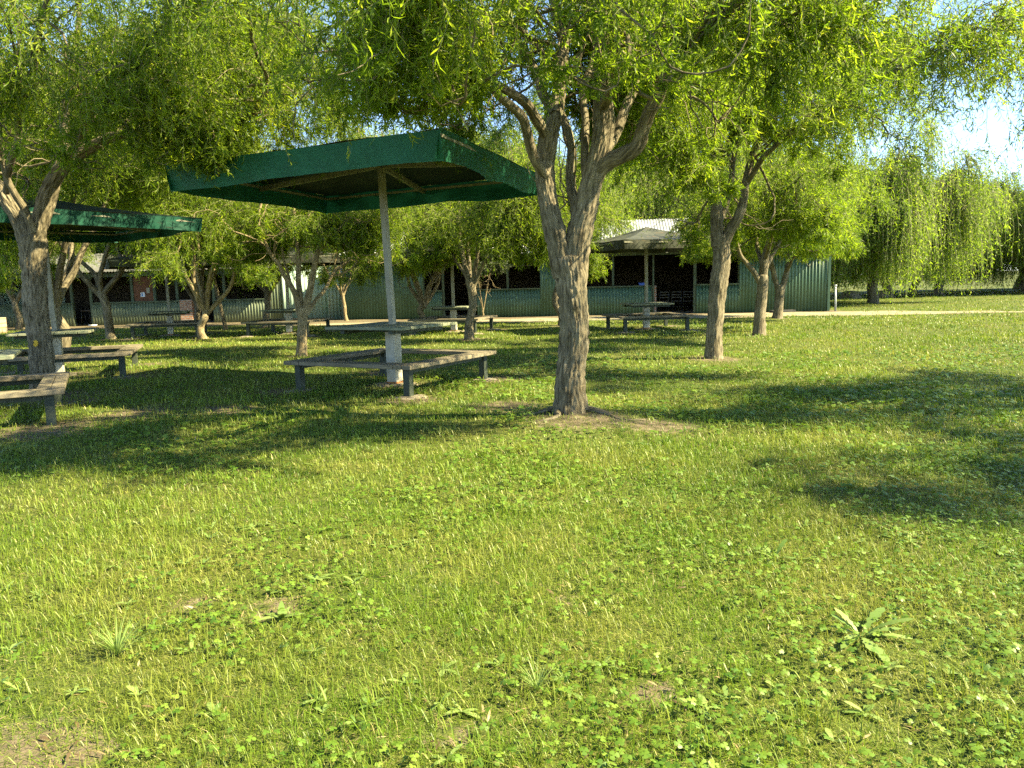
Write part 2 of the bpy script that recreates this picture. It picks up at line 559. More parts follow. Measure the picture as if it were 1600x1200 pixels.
def build_ground():
    xs = np.concatenate([np.linspace(-600, -40, 12, endpoint=False), np.arange(-40, -16, .6), np.arange(-16, 16, .16), np.arange(16, 44, .6), np.linspace(44, 600, 12)])
    ys = np.concatenate([np.linspace(-60, -2, 8, endpoint=False), np.arange(-2, 18, .16), np.arange(18, 34, .3), np.arange(34, 70, 1.0), np.linspace(70, 900, 14)])
    X, Y = np.meshgrid(xs, ys, indexing='ij')
    Z = gz(X, Y)
    nx, ny = X.shape
    idx = np.arange(nx * ny).reshape(nx, ny)
    fc = np.stack([idx[:-1, :-1], idx[1:, :-1], idx[1:, 1:], idx[:-1, 1:]], -1).reshape(-1, 4)
    o = np_mesh('ground', np.stack([X, Y, Z], -1).reshape(-1, 3), [fc], [M['ground']], smooth=True, attrs={'dirt': ('FLOAT', dirt(X, Y).ravel())})
    tag(o, kind='structure')
    # dry dirt path: a strip along the shed front that widens to the right
    n = 140
    px_ = np.linspace(-9.0, 19.5, n)
    lo = 28.6 - np.clip((px_ - 5) * .17, 0, 4.4) + 1.3 * (noise2(px_, px_ * 0, .9, 8) - .5)
    hi = 31.2 - np.clip((px_ - 11) * .16, 0, 4.2) - np.clip((px_ - 15) * .5, 0, 1.9) + 1.0 * (noise2(px_, px_ * 0, .8, 9) - .5)
    lo = np.where(px_ < 2, 30.0 - .15 * np.clip(px_ + 9, 0, 11) + .35 * (noise2(px_, px_ * 0, .9, 8) - .5), lo)
    k = 10
    V = []
    for j in range(k):
        yy = lo + (hi - lo) * j / (k - 1)
        V.append(np.stack([px_, yy, gz(px_, yy) + .012], -1))
    V = np.stack(V, 1)
    idx = np.arange(n * k).reshape(n, k)
    fc = np.stack([idx[:-1, :-1], idx[1:, :-1], idx[1:, 1:], idx[:-1, 1:]], -1).reshape(-1, 4)
    tag(np_mesh('path', V.reshape(-1, 3), [fc], [M['path']], smooth=True), kind='structure')
    return lo, hi, px_


PLO, PHI, PXS = build_ground()


def on_path(x, y):
    return (y > np.interp(x, PXS, PLO) + .1) & (y < np.interp(x, PXS, PHI) - .1) & (x > -9) & (rng.uniform(0, 1, x.shape) > np.clip((x - 12) / 9, .12, .8))


# ------------------------------------------------------------------ grass, clover, weeds
def scatter(y0, y1, dens, k=1.0):
    """random points of the lawn in a band of distance, across the seen width and a margin"""
    hw0, hw1 = .74 * y0 + 1.5, .74 * y1 + 1.5
    n = int((hw0 + hw1) * (y1 - y0) * dens)
    y = rng.uniform(y0, y1, n)
    x = rng.uniform(-1, 1, n) * (.74 * y + 1.5)
    return x, y


def blades(x, y, h, w, var, flat):
    n = len(x)
    z = gz(x, y)
    a = rng.uniform(0, 2 * np.pi, n)
    lean = np.clip(rng.normal(.55, .4, n) + flat, .02, 1.5)
    d = np.stack([np.cos(a), np.sin(a)], -1)
    s = np.stack([-np.sin(a + rng.normal(0, .5, n)), np.cos(a), np.zeros(n)], -1)
    base = np.stack([x, y, z - .005], -1)
    ch, sh = np.cos(lean), np.sin(lean)
    mid = base + np.stack([d[:, 0] * sh * .45, d[:, 1] * sh * .45, ch * .62], -1) * h[:, None]
    tip = base + np.stack([d[:, 0] * sh * 1.15, d[:, 1] * sh * 1.15, ch * .95 - .12 * sh], -1) * h[:, None]
    W_ = (w / 2)[:, None] * s
    V = np.stack([base - W_, base + W_, mid + W_ * .8, mid - W_ * .8, tip], 1)
    i = np.arange(n)[:, None] * 5
    q = i + np.array([[0, 1, 2, 3]])
    t3 = i + np.array([[3, 2, 4]])
    return V.reshape(-1, 3), q, t3, np.repeat(var, 5)


def build_grass():
    VV, Q, T, A = [], [], [], []
    off = 0
    bands = [(1.5, 2.6, 9500), (2.6, 3.6, 7200), (3.6, 5, 5000), (5, 7, 3000), (7, 9.5, 1700), (9.5, 13, 850), (13, 18, 480), (18, 24, 270), (24, 31, 150), (31, 44, 55), (44, 60, 22)]
    for (a, b, dn) in bands:
        x, y = scatter(a, b, dn)
        dm = dirt(x, y)
        pn = noise2(x, y, 1.1, 21) * .6 + noise2(x, y, 4.0, 22) * .4
        dn = dn
        keep = (rng.uniform(0, 1, len(x)) > dm * .92 - .05) & ~on_path(x, y) & (rng.uniform(0, 1, len(x)) < .45 + 1.0 * pn)
        keep &= ~((y > 31.4) & (x > -26) & (x < 13.6))
        x, y, pn = x[keep], y[keep], pn[keep]
        n = len(x)
        tall = noise2(x, y, .8, 31)
        yy = np.maximum(y, 2.5)
        h = rng.uniform(.028, .080, n) * (.65 + .8 * tall) * (1 + .012 * yy)
        w = rng.uniform(.0018, .0042, n) * np.clip(yy / 3.6, .8, 7)
        var = np.clip(rng.normal(.42, .2, n) + .5 * (noise2(x, y, .7, 41) - .5), 0, .8)
        dry = rng.uniform(0, 1, n) < .16 + .14 * (noise2(x, y, 2.2, 42) > .55)
        var = np.where(dry, rng.uniform(.82, 1, n), var)
        V, q, t3, va = blades(x, y, h, np.where(dry, .75, 1.0) * w, var, np.where(dry, 1.0, .12))
        VV.append(V); Q.append(q + off); T.append(t3 + off); A.append(va)
        off += len(V)
    # matted short thatch between the blades
    for (a, b, dn) in ((1.5, 2.6, 7500), (2.6, 3.6, 5200), (3.6, 5, 3300), (5, 7, 1800), (7, 9.5, 900), (9.5, 13, 420)):
        x, y = scatter(a, b, dn)
        keep = (rng.uniform(0, 1, len(x)) > dirt(x, y) * .55)
        x, y = x[keep], y[keep]
        n = len(x)
        yy = np.maximum(y, 2.5)
        var = np.clip(rng.normal(.45, .28, n), 0, 1)
        V, q, t3, va = blades(x, y, rng.uniform(.022, .052, n), rng.uniform(.002, .0042, n) * np.clip(yy / 3.4, .8, 7), var, 1.05)
        V[:, 2] += .006
        VV.append(V); Q.append(q + off); T.append(t3 + off); A.append(va)
        off += len(V)
    # taller tufts
    for _ in range(150):
        y0 = 2.2 + 10 * random.random() ** 1.6
        x0 = random.uniform(-1, 1) * (.7 * y0 + .6)
        if dirt(np.array([x0]), np.array([y0]))[0] > .4: continue
        n = random.randint(25, 70)
        r_ = random.uniform(.04, .12)
        x = x0 + rng.normal(0, r_, n); y = y0 + rng.normal(0, r_, n)
        V, q, t3, va = blades(x, y, rng.uniform(.07, .14, n), rng.uniform(.003, .005, n) * max(1, y0 / 4), np.clip(rng.normal(.42, .15, n), 0, .7), .1)
        VV.append(V); Q.append(q + off); T.append(t3 + off); A.append(va)
        off += len(V)
    o = np_mesh('grass', np.concatenate(VV), [np.concatenate(Q), np.concatenate(T)], [M['grass']], attrs={'var': ('FLOAT', np.concatenate(A))})
    tag(o, 'sunlit lawn of green and straw coloured grass blades', 'grass', kind='stuff')


def leaf_sheet(base, d, up, L, Wd, prof, curl):
    """flat strip leaves: base (n,3), direction d, side from up; prof = list of (t, width)"""
    s = np.cross(d, up)
    s /= np.linalg.norm(s, axis=1, keepdims=True) + 1e-9
    nrm = np.cross(s, d)
    rows = []
    for (t_, w_) in prof:
        c = base + d * (L * t_)[:, None] - nrm * (L * curl * t_ * t_)[:, None]
        rows.append(c - s * (Wd * w_ / 2)[:, None])
        rows.append(c + s * (Wd * w_ / 2)[:, None])
    V = np.stack(rows, 1)
    n, k = len(base), len(prof)
    i = np.arange(n)[:, None] * (2 * k)
    q = np.concatenate([i + np.array([[2 * j, 2 * j + 1, 2 * j + 3, 2 * j + 2]]) for j in range(k - 1)])
    return V.reshape(-1, 3), q


def build_clover():
    VV, Q, A = [], [], []
    off = 0
    for (a, b, dn) in ((1.5, 2.8, 900), (2.8, 4.2, 700), (4.2, 6.5, 520), (6.5, 10, 260), (10, 15, 110)):
        x, y = scatter(a, b, dn)
        pn = noise2(x, y, .75, 61) * .55 + noise2(x, y, 2.6, 62) * .45
        side = -.03 + .10 * np.clip(x / (.5 * y + .5), -1, 1) + .06 * (y < 3.4)
        keep = (pn + side + .10 * rng.normal(0, 1, len(x)) > .60) & (dirt(x, y) < .5)
        x, y = x[keep], y[keep]
        n = len(x)
        sz = rng.uniform(.009, .018, n) * np.clip(y / 4.5, 1, 2.2)
        hh = rng.uniform(.02, .065, n)
        base = np.stack([x, y, gz(x, y) + hh], -1)
        a0 = rng.uniform(0, 6.28, n)
        var = np.clip(rng.normal(.5, .25, n), 0, 1)
        tilt = rng.normal(0, .3, (n, 2))
        up = np.stack([tilt[:, 0], tilt[:, 1], np.ones(n)], -1)
        up /= np.linalg.norm(up, axis=1, keepdims=True)
        for k in range(3):
            an = a0 + k * 2.094 + rng.normal(0, .12, n)
            d = np.stack([np.cos(an), np.sin(an), np.full(n, .12)], -1)
            d -= up * np.sum(d * up, 1, keepdims=True)
            d /= np.linalg.norm(d, axis=1, keepdims=True)
            V, q = leaf_sheet(base, d, up, sz, sz * 1.05, [(0, .12), (.55, 1.0), (.9, .85), (1.0, .35)], .12)
            VV.append(V); Q.append(q + off); A.append(np.repeat(var, 8)); off += len(V)
    o = np_mesh('clover', np.concatenate(VV), [np.concatenate(Q)], [M['clover']], attrs={'var': ('FLOAT', np.concatenate(A))})
    tag(o, 'clover leaves spread through the near lawn in green patches', 'clover', kind='stuff')
    # broad low leaves mixed through the lawn
    VV, Q, A = [], [], []
    off = 0
    for (a, b, dn) in ((1.5, 4, 13), (4, 8, 9), (8, 13, 5)):
        x, y = scatter(a, b, dn)
        k = (noise2(x, y, .9, 71) > .42) & (dirt(x, y) < .5)
        for x0, y0 in zip(x[k], y[k]):
            n = random.randint(4, 8)
            an = rng.uniform(0, 6.28, n)
            el = rng.uniform(.15, .8, n)
            d = np.stack([np.cos(an) * np.cos(el), np.sin(an) * np.cos(el), np.sin(el)], -1)
            base = np.tile([[x0, y0, gz1(x0, y0) + .01]], (n, 1))
            L = rng.uniform(.03, .07, n)
            V, q = leaf_sheet(base, d, np.tile([[0, 0, 1.0]], (n, 1)), L, L * rng.uniform(.22, .4, n), [(0, .2), (.35, .75), (.7, 1), (.92, .6), (1, .1)], .35)
            VV.append(V); Q.append(q + off); A.append(np.repeat(rng.uniform(0, 1, n), 10)); off += len(V)
    o = np_mesh('lawn_weeds', np.concatenate(VV), [np.concatenate(Q)], [M['weed']], attrs={'var': ('FLOAT', np.concatenate(A))})
    tag(o, 'small broad leaved weeds scattered through the lawn', 'weeds', kind='stuff')


def build_litter():
    xs, ys = [], []
    for (cx, cy, r_) in DIRT:
        if cy > 16: continue
        n = int(130 * r_)
        xs.append(cx + rng.normal(0, r_ * .6, n)); ys.append(cy + rng.normal(0, r_ * .6, n))
    x, y = scatter(2.0, 9.0, 9)
    xs.append(x); ys.append(y)
    x = np.concatenate(xs); y = np.concatenate(ys)
    n = len(x)
    a = rng.uniform(0, 6.28, n)
    el = rng.normal(.1, .3, n)
    d = np.stack([np.cos(a) * np.cos(el), np.sin(a) * np.cos(el), np.sin(el)], -1)
    base = np.stack([x, y, gz(x, y) + rng.uniform(.008, .03, n)], -1)
    up = np.stack([rng.normal(0, .4, n), rng.normal(0, .4, n), np.ones(n)], -1)
    L = rng.uniform(.02, .055, n)
    V, q = leaf_sheet(base, d, up, L, L * rng.uniform(.10, .26, n), [(0, .2), (.4, 1), (.75, .7), (1, .1)], .3)
    o = np_mesh('leaf_litter', V, [q], [M['litter']], attrs={'var': ('FLOAT', np.repeat(rng.uniform(0, 1, n), 8))})
    tag(o, 'fallen dry willow leaves lying on the lawn and bare soil', 'leaf litter', kind='stuff')


build_grass()
build_clover()
build_litter()


def weed(name, x, y, n, L, wk, el0, label, cat, ragged=True, group=None):
    """a single rosette plant: leaves are one mesh"""
    VV, Q, A = [], [], []
    off = 0
    an = np.linspace(0, 6.28, n, endpoint=False) + rng.normal(0, .25, n)
    el = np.clip(rng.normal(el0, .25, n), .1, 1.35)
    d = np.stack([np.cos(an) * np.cos(el), np.sin(an) * np.cos(el), np.sin(el)], -1)
    Ls = L * rng.uniform(.6, 1.1, n)
    base = np.zeros((n, 3)); base[:, 2] = .005
    if ragged:
        prof = [(0, .12), (.2, .25), (.3, .6), (.38, .35), (.48, .85), (.55, .5), (.66, 1.0), (.75, .65), (.88, .8), (1, .05)]
    else:
        prof = [(0, .7), (.3, 1), (.6, .8), (.85, .45), (1, .05)]
    V, q = leaf_sheet(base, d, np.tile([[0, 0, 1.0]], (n, 1)), Ls, Ls * wk, prof, .4)
    gr = name == 'grass_tuft'
    o = np_mesh(name, V, [q], [M['weed']], attrs={'var': ('FLOAT', np.repeat(rng.uniform(.35, .78, n) if gr else rng.uniform(.1, 1, n), 2 * len(prof)))})
    o.location = (float(x), float(y), gz1(x, y))
    tag(o, label, cat, group)
    return o


p = atz(1345, 1005)
weed('dandelion', p[0], p[1], 11, .20, .22, .75, 'large ragged leaved dandelion in the bright grass at lower right', 'plant')
p = atz(185, 1030)
weed('grass_tuft', p[0], p[1], 60, .17, .028, 1.15, 'tall tuft of green grass blades at lower left of the lawn', 'plant', False)
p = atz(1210, 880)
weed('dandelion', p[0], p[1], 8, .13, .24, .6, 'smaller dandelion among clover, right of the middle of the lawn', 'plant')
p = atz(440, 965)
weed('dock', p[0], p[1], 7, .12, .34, .55, 'broad leaved dock beside the bare patch in the lower lawn', 'plant', False)
p = atz(840, 1085)
weed('grass_tuft', p[0], p[1], 44, .12, .03, 1.2, 'bright tuft of fine grass low in the middle of the lawn', 'plant', False)
p = atz(495, 905)
weed('dock', p[0], p[1], 8, .09, .36, .5, 'pale yellow green rosette of small leaves on the dry grass', 'plant', False)

# ------------------------------------------------------------------ trees
def catmull(P, step):
    P = np.asarray(P, float)
    Q = np.vstack([2 * P[0] - P[1], P, 2 * P[-1] - P[-2]])
    out = []
    for i in range(1, len(Q) - 2):
        L = np.linalg.norm(Q[i + 1][:3] - Q[i][:3])
        n = max(2, int(L / step))
        t_ = np.linspace(0, 1, n, endpoint=False)[:, None]
        a, b, c, d = Q[i - 1], Q[i], Q[i + 1], Q[i + 2]
        out.append(.5 * (2 * b + (c - a) * t_ + (2 * a - 5 * b + 4 * c - d) * t_ ** 2 + (3 * b - a - 3 * c + d) * t_ ** 3))
    out.append(P[-1][None])
    return np.concatenate(out)


def tube_np(P, rad, sides, rough=0.0, seed=0, s0=0.0):
    """tapered tube along P with bark coordinates; rough = relative ridge height"""
    n = len(P)
    T_ = np.gradient(P, axis=0)
    T_ /= np.linalg.norm(T_, axis=1, keepdims=True) + 1e-9
    mean = T_.mean(0)
    ref = np.array([1.0, 0, 0]) if abs(mean[0]) < .75 * np.linalg.norm(mean) else np.array([0, 1.0, 0])
    A_ = ref - T_ * (T_ @ ref)[:, None]
    A_ /= np.linalg.norm(A_, axis=1, keepdims=True) + 1e-9
    B_ = np.cross(T_, A_)
    th = np.linspace(0, 2 * np.pi, sides, endpoint=False)
    s = s0 + np.concatenate([[0], np.cumsum(np.linalg.norm(np.diff(P, axis=0), axis=1))])
    rr = np.repeat(rad[:, None], sides, 1)
    c, sn = np.cos(th)[None, :], np.sin(th)[None, :]
    bc = np.stack([rr * c, rr * sn, np.repeat(s[:, None], sides, 1)], -1)
    if rough:
        q = bc * np.array([1, 1, .20]) * 58 + seed * 13.7
        rid = np.abs(vnoise(q, seed) - .5) * 2
        big = vnoise(bc * np.array([5.0, 5.0, 3.2]) + seed * 7.1, seed + 5) - .5
        rr = rr * (1 + big * .12) + (rid - .4) * rough * np.minimum(rr, .17)
    V = P[:, None, :] + rr[..., None] * (c[..., None] * A_[:, None, :] + sn[..., None] * B_[:, None, :])
    idx = np.arange(n * sides).reshape(n, sides)
    nx = np.roll(idx, -1, axis=1)
    q = np.stack([idx[:-1], nx[:-1], nx[1:], idx[1:]], -1).reshape(-1, 4)
    return V.reshape(-1, 3), q, bc.reshape(-1, 3)


def grow(rg, p, d, L, step, wig, upb, floor=-9.0):
    n = max(3, int(L / step))
    pts = [np.array(p, float)]
    d = np.array(d, float); d /= np.linalg.norm(d)
    for _ in range(n):
        d = d + rg.normal(0, wig, 3) + np.array([0, 0, upb if pts[-1][2] > floor else .35])
        d /= np.linalg.norm(d)
        pts.append(pts[-1] + d * step)
    return np.array(pts)


def make_tree(name, limbs, seed, n_twigs, leaves_per, leaf_L, leaf_W, zmin, mat_leaf_, mat_bark_, sides=10, rough=.0, detail=True,
              n2=6, n3=4, l2=(1.0, 2.0), l3=(.5, 1.1), twigL=(.5, 1.3), ext=1.6, droop=.22, wig=.30, step=.2, cx=(0, 0), zmax=99., lo2=.5, lean=(0, 0, 0), twig_r=.0035, rmax=99., hollow=.9, hr=1.6, n_roots=0):
    """limbs: list of arrays (x,y,z,r) in local coordinates. Returns the Empty with parts trunk and crown."""
    rg = np.random.default_rng(seed)
    root = empty(name, (0, 0, 0))
    VV, QQ, BB = [], [], []
    off = 0
    skel = []

    def add(P, r_, sd, ro=0.0, k=0):
        nonlocal off
        V, q, b = tube_np(P, r_, sd, ro, k)
        VV.append(V); QQ.append(q + off); BB.append(b); off += len(V)

    branch2 = []
    tips = []
    for k, Lm in enumerate(limbs):
        Lm = np.asarray(Lm, float)
        C = catmull(Lm, (.028 if sides > 90 else .05) if rough else .12)
        P, r_ = C[:, :3], C[:, 3]
        # small kinks typical of the twisted willow
        P = P + (np.stack([vnoise(P * 2.3 + a, seed + a) for a in range(3)], -1) - .5) * .10 * np.clip(np.arange(len(P)) / 12., 0, 1)[:, None] * np.array([1, 1, .3]) * (.25 if k == 0 else .8)
        main = r_.max() > .06
        add(P, r_, sides if main else max(6, sides // 2), rough if main else rough * .5, seed + k)
        if 0 < k < len(limbs) - n_roots:
            d = P[-1] - P[-4]
            d = d / np.linalg.norm(d) + np.array([0, 0, .35])
            E_ = grow(rg, P[-1] - .02 * d, d, ext * rg.uniform(.7, 1.2), step * .8, .16, .03)
            add(E_, np.linspace(r_[-1], max(.012, r_[-1] * .35), len(E_)), max(6, sides // 2))
            full = np.vstack([P, E_])
            rad = np.concatenate([r_, np.linspace(r_[-1], .012, len(E_))])
            branch2.append((full, rad, k))
    L3 = []
    for full, rad, k in branch2:
        m_ = len(full)
        cnt = n2
        for j in range(cnt):
            i = int(m_ * rg.uniform(lo2, 1.0)) - 1
            p_ = full[i]
            if p_[2] < zmin - .3: continue
            out_ = np.array([p_[0] - cx[0], p_[1] - cx[1], 0.0])
            out_ = out_ / (np.linalg.norm(out_) + .3)
            d = out_ * .75 + rg.normal(0, .55, 3) + np.array([0, 0, .25]) + np.array(lean)
            B_ = grow(rg, p_, d, rg.uniform(*l2), step * .7, .24, -.02, zmin + .35)
            r0 = min(rad[i] * .55, .024)
            add(B_, np.linspace(r0, .007, len(B_)), 6 if rough else 4)
            L3.append(B_)
            for _ in range(n3):
                q_ = B_[int(len(B_) * rg.uniform(.3, .99))]
                d2 = rg.normal(0, .6, 3) + out_ * .4 + np.array([0, 0, .1])
                C3 = grow(rg, q_, d2, rg.uniform(*l3), step * .55, .3, -.05, zmin + .25)
                add(C3, np.linspace(max(.006, r0 * .4), .004, len(C3)), 4)
                L3.append(C3)
        L3.append(full[int(m_ * .55):])
    tr = np_mesh('trunk', np.concatenate(VV), [np.concatenate(QQ)], [mat_bark_], root, smooth=True, attrs={'bark': ('FLOAT_VECTOR', np.concatenate(BB))})
    # twigs
    src = np.concatenate(L3)
    rs = np.hypot(src[:, 0] - cx[0], src[:, 1] - cx[1])
    src = src[(src[:, 2] > zmin + .25 + hollow * np.clip(1.35 - rs / hr, 0, 1)) & (src[:, 2] < zmax)]
    if rmax < 90: src = src[np.hypot(src[:, 0] - cx[0], src[:, 1] - cx[1]) < rmax]
    T_ = n_twigs
    wt = np.clip((vnoise(src * 1.15 + seed * 3.3, seed) - .25) * 2.6, .16, 1.0)
    o0 = src[rg.choice(len(src), T_, p=wt / wt.sum())] + rg.normal(0, .03, (T_, 3))
    K = 11
    Lt = rg.uniform(*twigL, T_)
    rho = np.hypot(o0[:, 0] - cx[0], o0[:, 1] - cx[1])
    zend = zmin + np.abs(rg.normal(0, .45, T_)) + hollow * np.clip(1.35 - rho / hr, 0, 1)
    Lt = np.minimum(Lt, np.maximum(.15, (o0[:, 2] - zend) * 1.15))
    out_ = o0 - np.array([cx[0], cx[1], 0]); out_[:, 2] = 0
    out_ /= np.linalg.norm(out_, axis=1, keepdims=True) + .3
    d = out_ * .7 + rg.normal(0, .6, (T_, 3)) + np.array([0, 0, .15])
    d /= np.linalg.norm(d, axis=1, keepdims=True)
    pts = [o0]
    st = (Lt / (K - 1))[:, None]
    for _ in range(K - 1):
        d = d + rg.normal(0, wig, (T_, 3)) - np.array([0, 0, droop])
        d /= np.linalg.norm(d, axis=1, keepdims=True)
        pts.append(pts[-1] + d * st)
    tw = np.stack(pts, 1)                                   # (T,K,3)
    tang = np.gradient(tw, axis=1)
    tang /= np.linalg.norm(tang, axis=2, keepdims=True) + 1e-9
    # twig geometry: three sided tubes
    ref = np.array([.6, .8, .0])
    A_ = np.cross(tang, ref); A_ /= np.linalg.norm(A_, axis=2, keepdims=True) + 1e-9
    B_ = np.cross(tang, A_)
    rad = (np.linspace(1.0, .35, K) * twig_r)[None, :, None, None]
    ring = np.stack([A_ * math.cos(a) + B_ * math.sin(a) for a in (0, 2.094, 4.189)], 2)
    TV = (tw[:, :, None, :] + ring * rad).reshape(-1, 3)
    ix = np.arange(T_ * K * 3).reshape(T_, K, 3)
    nx = np.roll(ix, -1, axis=2)
    TQ = np.stack([ix[:, :-1], nx[:, :-1], nx[:, 1:], ix[:, 1:]], -1).reshape(-1, 4)
    # leaves
    nl = T_ * leaves_per
    ti = np.repeat(np.arange(T_), leaves_per)
    u = np.tile(np.linspace(.08, 1.0, leaves_per), T_) * (K - 1) * .999 + rg.uniform(-.25, .25, nl)
    u = np.clip(u, 0, K - 1.001)
    k0 = u.astype(int); fr = (u - k0)[:, None]
    lb = tw[ti, k0] * (1 - fr) + tw[ti, k0 + 1] * fr
    lt = tang[ti, k0]
    d = lt * .7 + rg.normal(0, .65, (nl, 3)) - np.array([0, 0, .35])
    d /= np.linalg.norm(d, axis=1, keepdims=True)
    up = rg.normal(0, 1, (nl, 3))
    L = leaf_L * rg.uniform(.45, 1.4, nl)
    s = np.cross(d, up); s /= np.linalg.norm(s, axis=1, keepdims=True) + 1e-9
    nrm = np.cross(s, d)
    curl = rg.normal(0, .75, nl)[:, None]
    W_ = (leaf_W * rg.uniform(.7, 1.2, nl) / 2)[:, None]
    Lc = L[:, None]
    if detail:
        c1 = lb + d * Lc * .36 + nrm * Lc * curl * .13
        c2 = lb + d * Lc * .70 + nrm * Lc * curl * .50
        tp = lb + d * Lc * .95 + nrm * Lc * curl * 1.0 + s * Lc * curl * .25
        s2 = s + nrm * curl * .8; s2 /= np.linalg.norm(s2, axis=1, keepdims=True)
        LV = np.stack([lb, c1 - s * W_, c1 + s * W_, c2 + s2 * W_ * .8, c2 - s2 * W_ * .8, tp], 1).reshape(-1, 3)
        i = np.arange(nl)[:, None] * 6
        LQ = i + np.array([[1, 2, 3, 4]])
        LT = np.concatenate([i + np.array([[0, 2, 1]]), i + np.array([[4, 3, 5]])])
        nv = 6
    else:
        c1 = lb + d * Lc * .5 + nrm * Lc * curl * .2
        tp = lb + d * Lc + nrm * Lc * curl * .5
        LV = np.stack([lb, c1 - s * W_, tp, c1 + s * W_], 1).reshape(-1, 3)
        i = np.arange(nl)[:, None] * 4
        LQ = np.zeros((0, 4), int)
        LT = np.concatenate([i + np.array([[0, 1, 2]]), i + np.array([[0, 2, 3]])])
        nv = 4
    tv = np.clip(rg.normal(.45, .22, T_), 0, 1)[ti]
    var = np.clip(tv + rg.normal(0, .16, nl), 0, 1)
    nt_ = len(TV)
    fl = [TQ, LQ + nt_, LT + nt_] if len(LQ) else [TQ, LT + nt_]
    np_mesh('crown', np.concatenate([TV, LV]), fl, [M['twig'], mat_leaf_], root, mat_idx=[0, 1, 1][:len(fl)],
            attrs={'var': ('FLOAT', np.concatenate([np.full(nt_, .3), np.repeat(var, nv)]))})
    return root


def from_px(base, Y, lst):
    """limb given by picture points at known distances, turned into metres from the tree's base"""
    out = []
    for (x, y, dy, r_) in lst:
        w = atY(x, y, Y + dy)
        out.append((w[0] - base[0], w[1] - base[1], w[2] - base[2], r_))
    return np.array(out)


G_TREES = 'curly willow trees growing on the picnic lawn'


def put(root, xy, label, rz=0.0, sc=1.0, group=G_TREES, cat='tree', z=None):
    root.location = (xy[0], xy[1], (gz1(*xy) - .02) if z is None else z)
    root.rotation_euler = (0, 0, rz)
    root.scale = (sc, sc, sc)
    tag(root, label, cat, group)
    return root


def flare(P, r0, k=1.35):
    """trunk limb with a flared foot"""
    P = np.array(P)
    z0 = P[0].copy()
    low = z0.copy(); low[2] -= .12; low[3] = z0[3] * k * 1.05
    a = z0.copy(); a[3] = z0[3] * k
    b = z0 + (P[1] - z0) * .18; b[3] = z0[3] * 1.08
    e1 = P[-1] + (P[-1] - P[-2]) * .15; e1[3] = P[-1][3] * .72
    e2 = P[-1] + (P[-1] - P[-2]) * .26; e2[3] = P[-1][3] * .2
    return np.vstack([low, a, b, P[1:], e1, e2])


# the big forked willow in the middle
bx = np.array([TREES['d'][0], TREES['d'][1], gz1(*TREES['d']) - .02])
Y0 = TREES['d'][1]
LD = [
    flare(from_px(bx, Y0, [(889, 655, 0, .172), (893, 580, 0, .158), (897, 500, 0, .148), (893, 440, 0, .160), (886, 405, 0, .170)]), .17),
    from_px(bx, Y0, [(882, 430, 0, .12), (868, 380, .0, .112), (855, 320, .05, .104), (854, 260, .1, .10), (858, 215, .1, .098), (868, 175, .15, .085), (880, 130, .25, .07), (882, 60, .4, .055)]),
    from_px(bx, Y0, [(895, 440, 0, .14), (902, 370, 0, .128), (912, 315, 0, .118), (926, 268, 0, .112), (938, 215, 0, .104), (942, 160, .0, .096), (944, 90, -.1, .08), (946, 10, -.25, .065)]),
    from_px(bx, Y0, [(928, 275, 0, .08), (950, 252, -.1, .082), (975, 240, -.2, .08), (994, 225, -.25, .074), (1009, 185, -.3, .068), (1031, 140, -.4, .062), (1042, 98, -.5, .058), (1064, 76, -.6, .05), (1117, 33, -.9, .04)]),
    from_px(bx, Y0, [(936, 240, 0, .06), (951, 222, .25, .058), (972, 175, .45, .054), (1000, 117, .7, .048), (1017, 79, .9, .042), (1033, 40, 1.1, .036)]),
    from_px(bx, Y0, [(900, 350, .05, .055), (895, 318, .12, .052), (890, 285, .2, .048), (890, 235, .3, .045), (880, 198, .45, .04), (872, 150, .7, .035)]),
    from_px(bx, Y0, [(916, 290, .05, .045), (912, 245, .15, .044), (912, 187, .25, .042), (914, 150, .3, .040), (929, 83, .5, .035)]),
    from_px(bx, Y0, [(854, 275, .05, .055), (838, 250, -.1, .052), (822, 205, -.25, .05), (811, 182, -.35, .048), (784, 154, -.5, .043), (757, 124, -.8, .038), (722, 98, -1.2, .03)]),
    from_px(bx, Y0, [(856, 215, .1, .06), (838, 182, -.1, .055), (820, 161, -.3, .05), (790, 140, -.45, .044), (762, 118, -.6, .036), (735, 60, -1.0, .03)]),
    from_px(bx, Y0, [(866, 180, .1, .06), (846, 130, .6, .05), (812, 60, 1.2, .04)]),
    from_px(bx, Y0, [(942, 170, 0, .06), (965, 90, -.9, .05), (960, 0, -1.7, .04)]),
]
for a_, l_ in ((-.35, .85), (-2.3, .6), (2.9, .6)):
    LD_ROOTS = [(math.cos(a_ + .25 * math.sin(7 * q_ + a_)) * q_ * l_ + .005, math.sin(a_ + .25 * math.sin(7 * q_ + a_)) * q_ * l_, .075 * (1 - q_) ** 1.2 + .008 - .05 * q_, .036 * (1 - q_) + .008) for q_ in (.14, .3, .5, .75, 1.0)]
    LD.append(np.array(LD_ROOTS))
tree_d = make_tree('curly_willow', LD, 101, n_roots=3, n_twigs=5000, leaves_per=34, leaf_L=.074, leaf_W=.0125, zmin=2.7, mat_leaf_=M['leaf'], mat_bark_=M['bark'], sides=110, rough=.24, n2=7, n3=6, l2=(1.0, 2.1), ext=2.0, cx=(.15, .1), hollow=1.3, hr=1.3, lo2=.6)
#, 4600, 27, .088, .0150, 2.75, M['leaf'], M['bark'], sides=110, rough=.34, n2=9, n3=4, l2=(1.0, 2.1), ext=2.0, cx=(.15, .1), hollow=1.35)
put(tree_d, TREES['d'], 'thick forked willow with deeply furrowed bark, nearest trunk right of the green canopy')

